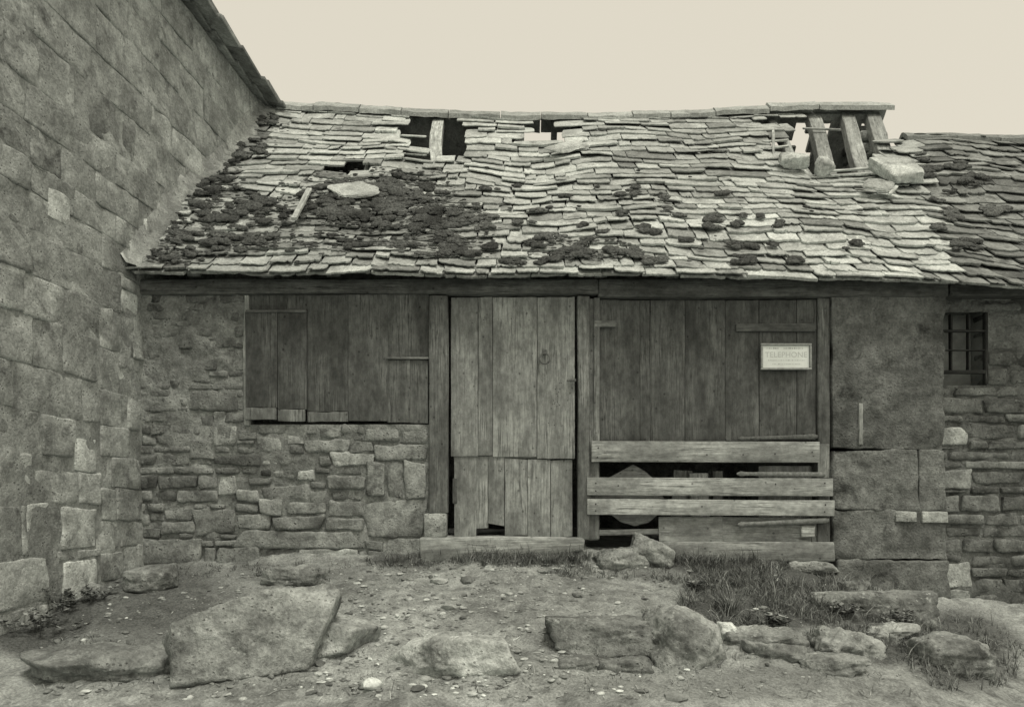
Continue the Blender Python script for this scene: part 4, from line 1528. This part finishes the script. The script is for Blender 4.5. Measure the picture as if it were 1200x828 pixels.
ground_rock('flat_stone', 'flat pale slab lying against the big wedge slab', 352, 721, 430, 772, 8, 0.42, 1.25, -0.35, 0.03, 0.008, nplanes=4, p=26, tilt=0.1)
ground_rock('mossy_stone', 'low mossy stone half buried left of the big wedge slab', 46, 757, 196, 800, 9, 0.45, 0.72, 0.05, 0.05, 0.02, p=8)
ground_rock('squared_stone', 'dark squared stone block lying on the earth near the wall corner', 146, 665, 202, 695, 10, 0.25, 0.8, 0.1, 0.02, 0.01, p=16, boxy=0.94)
ground_rock('small_boulder', 'small holed and mossy stone on the path edge below the shutters', 310, 663, 378, 686, 12, 0.28, 1.0, 0.0, 0.03, 0.02, p=9)
ground_rock('pitted_stone', 'pale pitted stone with rounded top in the foreground middle', 476, 743, 604, 795, 13, 0.34, 1.35, 0.06, 0.05, 0.014, p=16, boxy=0.9)
ground_rock('squared_stone', 'long squared stone block beside the rounded boulder in front', 648, 723, 766, 768, 14, 0.3, 0.62, -0.05, 0.0, 0.014, p=18, boxy=0.97, nplanes=-4, nsig=0.05)
ground_rock('boulder', 'rounded grey boulder right of the long squared block', 758, 716, 848, 784, 15, 0.42, 0.95, 0.2, 0.05, 0.018, p=9, tilt=0.5, nplanes=14)
ground_rock('rough_stone', 'dark jagged stone right of the rounded boulder', 845, 733, 938, 760, 16, 0.3, 0.95, 0.1, 0.03, 0.02, p=14)
ground_rock('rough_stone', 'low flat stone in front of the dark jagged one', 876, 752, 940, 775, 17, 0.22, 0.85, -0.1, 0.03, 0.014)
ground_rock('small_boulder', 'small pale round stone between boulder and jagged stone', 842, 728, 861, 749, 18, 0.12, 1.7, 0, 0.02, 0.01, sub=4)
ground_rock('rough_stone', 'pointed stone leaning in the grass at the front right', 955, 737, 1036, 775, 19, 0.3, 0.9, 0.25, 0.04, 0.022, p=14, tilt=0.22)
ground_rock('rough_stone', 'thin layered stone between the long bank stone and the pointed one', 1018, 731, 1068, 748, 20, 0.25, 1.1, 0.1, 0.02, 0.014, p=18)
ground_rock('long_stone', 'long low kerb like stone lying before the rendered pier', 958, 692, 1092, 728, 21, 0.26, 0.85, -0.03, 0.05, 0.016, p=20, boxy=0.97, nplanes=-3, nsig=0.05)
ground_rock('rough_stone', 'small stone lying on the grass against the foot of the pier', 985, 679, 1022, 694, 23, 0.16, 1.05, 0.1, 0.02, 0.012, sub=4)
ground_rock('rough_stone', 'brownish grey angular stone right of the door sill, nearest the yard', 699, 642, 758, 669, 24, 0.24, 0.9, 0.2, 0.03, 0.014, p=15)
ground_rock('rough_stone', 'slanting flat stone leaning behind the angular one by the door sill', 738, 632, 790, 660, 25, 0.22, 0.8, -0.1, 0.03, 0.012, p=18, tilt=0.42, ybase=-0.28)
ground_rock('squared_stone', 'small squared stone tucked under the long squared block, left', 652, 767, 700, 784, 26, 0.24, 0.7, 0, 0.03, 0.012, p=18, boxy=.97, nplanes=-5, nsig=0.06)
ground_rock('squared_stone', 'small squared stone tucked under the long squared block, right', 701, 768, 762, 786, 27, 0.24, 0.6, 0, 0.03, 0.012, p=18, boxy=.97, nplanes=-5, nsig=0.06)
ground_rock('rough_stone', 'flat stone slab edge beneath the pointed stone at the front right', 935, 764, 1010, 790, 28, 0.25, 0.95, 0.05, 0.03, 0.014, p=18)
ground_rock('rough_stone', 'dim rough stone at the corner below the neighbouring wall', 1075, 742, 1160, 790, 29, 0.35, 0.7, 0.2, 0.05, 0.02)
ground_rock('rough_stone', 'small pale stone between the weeds and the building corner', 95, 682, 115, 696, 30, 0.1, 1.35, 0.2, 0.02, 0.01, sub=4)
ground_rock('rough_stone', 'long whitish stone before the pale foundation stone of the shed', 924, 657, 978, 669, 32, 0.12, 0.95, 0.0, 0.02, 0.01, p=18, sub=4, ybase=-0.12)

# pebbles and chips: nobody could count them
pb = MB()
for _ in range(2000):
    px, py = random.uniform(40, 960), 660 + 160 * random.random() ** 1.2
    if random.random() < 0.45: px = random.gauss(520, 120)
    x, y, z = gnd(px, py)
    if y > -0.15 or y < -4: continue
    r0 = random.choice([0.004, 0.005, 0.006, 0.007, 0.01, 0.013]) * random.uniform(0.7, 1.6)
    if random.random() < 0.035: r0 *= random.uniform(1.8, 3.0)
    V, fs = ico(2)
    sdd = random.randrange(9999)
    P = V * np.array([r0 * random.uniform(0.9, 1.7), r0 * random.uniform(0.8, 1.4), r0 * random.uniform(0.35, 0.7)])
    P = P * (1 + 0.25 * vnoise(V * 1.7 + sdd, sdd))[:, None]
    P = P @ rotm(2, random.uniform(0, 3.1)).T
    pb.add(P + np.array([x, y, z + r0 * 0.1]), fs, random.choice([0.35, 0.5, 0.6, 0.7, 0.9, 1.1, 1.5]))
tag(pb.build('gravel', M_pebble, sharp=45), 'loose stone chips and pebbles scattered over the trodden earth', kind='stuff')

ROCKS.append((fx(285, -2.2), -2.0, 0.5, 0.2))
# grass
gs = MB()


def blade(mb, x, y, z, h, w, lean, az, tone):
    n = 4
    V = []
    ca, sa = math.cos(az), math.sin(az)
    for i in range(n + 1):
        s = i / n
        d = lean * h * s * s
        zz = z + h * s * (1 - 0.35 * lean * s)
        hw = w * (1 - s) ** 0.7 / 2
        for k in (-1, 1):
            V.append((x + ca * d - sa * hw * k, y + sa * d + ca * hw * k, zz))
    mb.add(np.array(V), [(2 * i, 2 * i + 1, 2 * i + 3, 2 * i + 2) for i in range(n)], tone, np.array(V))


def scatter_grass(cx, cy, rx, ry, n, h0, h1):
    for _ in range(n):
        a, rr = random.uniform(0, 6.28), math.sqrt(random.random())
        px, py = cx + rx * rr * math.cos(a), cy + ry * rr * math.sin(a)
        if n1(px * 0.04, py * 0.1, 0, 99) < -0.45: continue
        x, y, z = gnd(px, py)
        if y > -0.08 or y < -4: continue
        hk = random.choice([0.7, 0.9, 1.0, 1.2, 1.7])
        for _ in range(5):
            blade(gs, x + random.gauss(0, .012), y + random.gauss(0, .012), z - 0.008, hk * random.uniform(h0, h1), random.uniform(.003, .007), random.uniform(0.2, 1.7), random.uniform(0, 6.28), random.choice([0.5, 0.8, 1.0, 1.3, 1.9]))


scatter_grass(612, 656, 85, 9, 420, 0.04, 0.12)
scatter_grass(480, 658, 60, 9, 200, 0.03, 0.08)
scatter_grass(870, 672, 110, 20, 700, 0.03, 0.1)
scatter_grass(905, 705, 110, 34, 1100, 0.03, 0.11)
scatter_grass(850, 652, 110, 9, 420, 0.04, 0.11)
scatter_grass(1010, 735, 90, 35, 450, 0.03, 0.10)
scatter_grass(800, 662, 40, 12, 150, 0.03, 0.08)
scatter_grass(110, 770, 80, 25, 160, 0.02, 0.05)
scatter_grass(1130, 770, 70, 45, 320, 0.03, 0.1)
scatter_grass(640, 790, 500, 30, 260, 0.015, 0.04)
scatter_grass(300, 668, 150, 8, 170, 0.02, 0.06)
scatter_grass(860, 660, 120, 8, 200, 0.05, 0.13)
scatter_grass(1040, 700, 70, 12, 200, 0.04, 0.12)
scatter_grass(700, 672, 60, 8, 120, 0.03, 0.08)
for _ in range(420):                                  # dead stems and straw lying about
    px, py = random.uniform(60, 1150), 655 + 165 * random.random()
    x, y, z = gnd(px, py)
    if not -4 < y < -0.1: continue
    a, L = random.uniform(0, 6.28), random.uniform(0.02, 0.09)
    zz = z + 0.006
    V = []
    for q in (0, 0.5, 1.0):
        for k in (-1, 1):
            xx, yy = x + math.cos(a) * L * q - math.sin(a) * 0.0017 * k, y + math.sin(a) * L * q + math.cos(a) * 0.0017 * k
            V.append((xx, yy, float(gz_fast(np.array([xx]), np.array([yy]))[0]) + 0.004 + 0.012 * q * random.random()))
    gs.add(np.array(V), [(0, 1, 3, 2), (2, 3, 5, 4)], random.choice([0.7, 1.2, 2.0, 2.6]), np.array(V))
for _ in range(110):                                  # bottom strip and stray blades on the path
    px, py = random.uniform(100, 1000), random.uniform(665, 820)
    x, y, z = gnd(px, py)
    if -4 < y < -0.15:
        blade(gs, x, y, z - .004, random.uniform(.01, .04), .004, random.uniform(.3, 1), random.uniform(0, 6.28), random.uniform(.6, 1.4))
for (xc, yc, rw, rd) in ROCKS:                         # growth packed round the foot of each stone
    for _ in range(int(90 * rw / 0.3)):
        a = random.uniform(0, 6.28)
        k = random.uniform(0.95, 1.25)
        x, y = xc + rw * k * math.cos(a), yc + rd * k * math.sin(a)
        if n1(x * 4, y * 4, 0, 17) < -0.05 or y > -0.1: continue
        z = float(gz_fast(np.array([x]), np.array([y]))[0])
        blade(gs, x, y, z - 0.006, random.uniform(0.015, 0.07), random.uniform(.003, .007), random.uniform(0.2, 1.5), random.uniform(0, 6.28), random.choice([0.5, 0.8, 1.0, 1.4, 2.2]))
tag(gs.build('grass', M_grass, sharp=None), 'short rough grass on the bank and along the door sill', kind='stuff')


def tuft(px, py, n, h, label, spread=0.05):
    x, y, z = gnd(px, py)
    mb = MB()
    for _ in range(n):
        az = random.uniform(0, 6.28)
        r = random.random() * spread
        blade(mb, x + r * math.cos(az), y + r * math.sin(az), z - 0.01, random.uniform(0.6, 1.1) * h, random.uniform(.004, .008), random.uniform(0.3, 1.0), az + random.gauss(0, .4), random.choice([0.6, 0.9, 1.2, 1.7]))
    return tag(mb.build('grass_tuft', M_grass, origin=(x, y, z), sharp=None), label, 'grass tuft', 'grass tufts')


tuft(857, 722, 130, 0.22, 'biggest arching grass tuft on the bank behind the jagged stone')
tuft(762, 722, 40, 0.1, 'little grass tuft beside the rounded boulder')
tuft(960, 715, 70, 0.15, 'grass tuft spreading at the left end of the long bank stone')
tuft(688, 655, 60, 0.12, 'dark grass tuft at the right end of the door sill')


def weed(px, py, nst, h, label, spread, seedx, leaf=0.03):
    x, y, z = gnd(px, py)
    root = thing('weed_plant', label, 'weed', (x, y, z), 'weeds along the walls')
    st, lf = MB(), MB()
    for _ in range(nst):
        az, ln = random.uniform(0, 6.28), random.uniform(0.4, 1.0) * h
        lean = random.uniform(0.2, 1.1)
        r = random.random() * spread
        bx, by = x + r * math.cos(az), y + r * math.sin(az)
        blade(st, bx, by, z - 0.01, ln, 0.005, lean, az, 0.8)
        for _ in range(11):
            s = random.uniform(0.25, 1)
            px_, py2, pz = bx + math.cos(az) * lean * ln * s * s, by + math.sin(az) * lean * ln * s * s, z + ln * s * (1 - 0.35 * lean * s)
            a2 = random.uniform(0, 6.28); l = leaf * random.uniform(0.6, 1.4); w = l * 0.4
            up = random.uniform(-0.3, 0.7)
            d = np.array([math.cos(a2), math.sin(a2), up]); sd2 = np.array([-math.sin(a2), math.cos(a2), random.uniform(-.3, .3)])
            p0 = np.array([px_, py2, pz])
            lf.add(np.array([p0, p0 + d * l * .5 + sd2 * w, p0 + d * l, p0 + d * l * .5 - sd2 * w]), [(0, 1, 2, 3)], random.choice([.5, .8, 1.0, 1.5, 2.2]), np.array([p0] * 4))
    for V_, g_, t_ in zip(st.v, st.g, st.t): lf.add(V_, [(0, 1, 3, 2), (2, 3, 5, 4), (4, 5, 7, 6), (6, 7, 9, 8)], t_, g_)
    lf.build('foliage', M_leaf, root, flat=True)


weed(72, 712, 26, 0.2, 'bushy low weed growing at the foot of the tall building wall', 0.16, 1)
weed(108, 704, 18, 0.13, 'smaller weed beside the pale stone at the building corner', 0.1, 2)
weed(45, 740, 26, 0.2, 'straggling weed at the bottom corner of the yard beside the mossy stone', 0.2, 3)
weed(985, 722, 22, 0.12, 'leafy weed in front of the long bank stone', 0.09, 4)
weed(1060, 735, 18, 0.13, 'broad weed under the right end of the long bank stone', 0.1, 5)
weed(905, 735, 20, 0.11, 'broad leaved weed among the grass above the low flat stone', 0.09, 7, 0.035)
weed(815, 690, 16, 0.08, 'low weed at the left edge of the grassy bank', 0.08, 8, 0.03)
weed(770, 655, 14, 0.09, 'thin weed beside the slanting flat stone', 0.06, 6, 0.02)

# ------------------------------------------------------------------ light
EL, AZ = math.radians(66), math.radians(24)      # sun high behind the camera, a little to the right
w = bpy.data.worlds.new('World')
scene.world = w
w.use_nodes = True
nt = w.node_tree
N = NT(nt)
bg = nt.nodes['Background']
sky = nt.nodes.new('ShaderNodeTexSky')
sky.sky_type = 'NISHITA'
sky.sun_disc = False
sky.sun_elevation = EL
sky.sun_rotation = math.radians(180) - AZ
sky.dust_density = 4.0
bw_ = nt.nodes.new('ShaderNodeRGBToBW')
nt.links.new(sky.outputs[0], bw_.inputs[0])
# an even cloud layer: the sky's brightness flattened and greyed
f = N.math('ADD', N.math('MULTIPLY', bw_.outputs[0], 0.3), 5.2)
nt.links.new(N.grey(f, (1.08, 1.01, 0.845)), bg.inputs['Color'])
bg.inputs['Strength'].default_value = 0.12

sd_ = bpy.data.lights.new('sun', 'SUN')
sd_.energy = 1.5
sd_.angle = math.radians(16)
sd_.color = (1.0, 0.94, 0.83)
so = bpy.data.objects.new('sun', sd_)
COL.objects.link(so)
d = Vector((math.sin(AZ) * math.cos(EL), -math.cos(AZ) * math.cos(EL), math.sin(EL)))
so.rotation_euler = d.to_track_quat('Z', 'Y').to_euler()
so.location = (3, -5, 9)

# ------------------------------------------------------------------ camera
cd = bpy.data.cameras.new('camera')
cd.sensor_width = 36
cd.lens = 36 * F / 1200
cd.shift_y = (HZ - 414) / 1200
cd.clip_end = 1000
co = bpy.data.objects.new('camera', cd)
COL.objects.link(co)
co.location = (0, -D0, ZC)
co.rotation_euler = (math.radians(90), 0, 0)
scene.camera = co
scene.view_settings.view_transform = 'Standard'
scene.view_settings.look = 'None'
scene.view_settings.exposure = 0
scene.view_settings.gamma = 1
scene.cycles.max_bounces = 4
